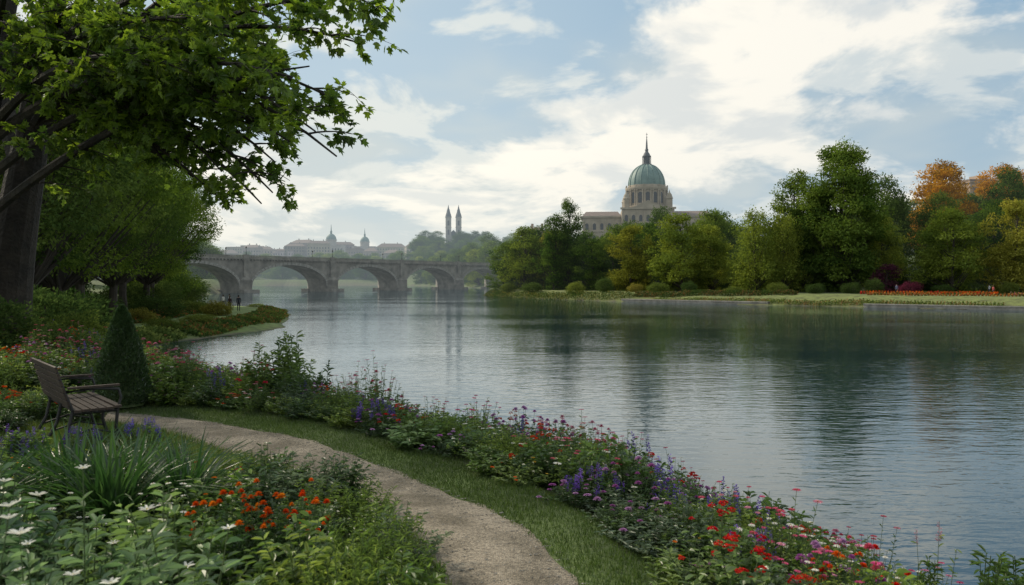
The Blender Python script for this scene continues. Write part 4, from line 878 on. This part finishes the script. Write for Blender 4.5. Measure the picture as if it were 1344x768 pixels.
cx=Mth('DIVIDE',sp.outputs[0],den); cy=Mth('DIVIDE',sp.outputs[1],den)
cb=N(nt,'ShaderNodeCombineXYZ'); nt.links.new(cx,cb.inputs[0]); nt.links.new(cy,cb.inputs[1])
def cn(scale,det,loc,rough=.55,dist=.3,sc=(1,1,1),rot=0):
    mp=N(nt,'ShaderNodeMapping'); mp.inputs['Location'].default_value=loc; mp.inputs['Scale'].default_value=sc; mp.inputs['Rotation'].default_value=(0,0,rot); nt.links.new(cb.outputs[0],mp.inputs[0])
    n=N(nt,'ShaderNodeTexNoise'); n.inputs['Scale'].default_value=scale; n.inputs['Detail'].default_value=det; n.inputs['Roughness'].default_value=rough; n.inputs['Distortion'].default_value=dist
    nt.links.new(mp.outputs[0],n.inputs['Vector']); return n.outputs[0]
def MR(v,a_,b_,c_=0,d_=1):
    m=N(nt,'ShaderNodeMapRange',interpolation_type='SMOOTHSTEP'); nt.links.new(v,m.inputs[0]); m.inputs[1].default_value=a_; m.inputs[2].default_value=b_; m.inputs[3].default_value=c_; m.inputs[4].default_value=d_; return m.outputs[0]
n1=cn(1.25,7,(3.1,1.7,0),.6,.35,(1,.8,1),.5); n2=cn(.9,4,(7.3,2.2,0),.55,.2); n3=cn(2.6,6,(1.3,5.2,0),.55,.3)
m1=MR(n1,.475,.575); m2=MR(n2,.40,.58); m3=MR(n3,.51,.60,0,.8); m4=MR(n3,.52,.38,0,.7)
def Mx(f,a_,b_):
    n=N(nt,'ShaderNodeMix',data_type='RGBA')
    if isinstance(f,(int,float)): n.inputs[0].default_value=f
    else: nt.links.new(f,n.inputs[0])
    for k,v in ((6,a_),(7,b_)):
        if isinstance(v,tuple): n.inputs[k].default_value=(*v,1)
        else: nt.links.new(v,n.inputs[k])
    return n.outputs[2]
base=Mx(m2,Mx(.8,sky.outputs[0],(2.9,4.7,6.4)),(4.6,5.6,6.2))
cl=Mx(m3,base,(6.9,7.4,7.4))
cl=Mx(m1,cl,(9.7,9.4,8.6))
cl=Mx(Mth('MULTIPLY',m4,m1),cl,(5.6,6.3,6.8))
hf=Mth('POWER',Mth('SUBTRACT',1,zc,clamp=True),9)
cl=Mx(Mth('MULTIPLY',hf,.75),cl,(7.3,7.6,7.2))
dt=N(nt,'ShaderNodeVectorMath',operation='DOT_PRODUCT'); nt.links.new(tc.outputs['Generated'],dt.inputs[0]); dt.inputs[1].default_value=(math.sin(-.15)*.96,math.cos(-.15)*.96,.27)
gl=Mth('MULTIPLY',Mth('POWER',Mth('MAXIMUM',dt.outputs['Value'],0),14),.9)
sc=N(nt,'ShaderNodeMix',data_type='RGBA',blend_type='ADD'); nt.links.new(gl,sc.inputs[0]); nt.links.new(cl,sc.inputs[6]); sc.inputs[7].default_value=(1.7,1.4,.8,1)
bg=N(nt,'ShaderNodeBackground'); nt.links.new(sc.outputs[2],bg.inputs[0]); bg.inputs[1].default_value=.1
ow=N(nt,'ShaderNodeOutputWorld'); nt.links.new(bg.outputs[0],ow.inputs[0])
sl=bpy.data.lights.new('sun','SUN'); sl.energy=3.8; sl.angle=math.radians(7); sl.color=(1,.88,.70)
so=bpy.data.objects.new('sun',sl); so.rotation_euler=(-sdir).to_track_quat('-Z','Y').to_euler(); so.location=(0,0,60); lnk(so)
# ---------------------------------------------------------------- camera
cam=bpy.data.cameras.new('camera'); cam.lens=28; cam.sensor_width=36; cam.clip_start=.1; cam.clip_end=6000
cam.dof.use_dof=True; cam.dof.focus_distance=22; cam.dof.aperture_fstop=3.5
co=bpy.data.objects.new('camera',cam); co.location=(0,0,4.2); co.rotation_euler=(math.radians(90-.877),0,0); lnk(co); scene.camera=co
scene.view_settings.view_transform='Standard'; scene.view_settings.look='None'; scene.view_settings.exposure=0
print('plants',cnt,'objects',len(bpy.data.objects))
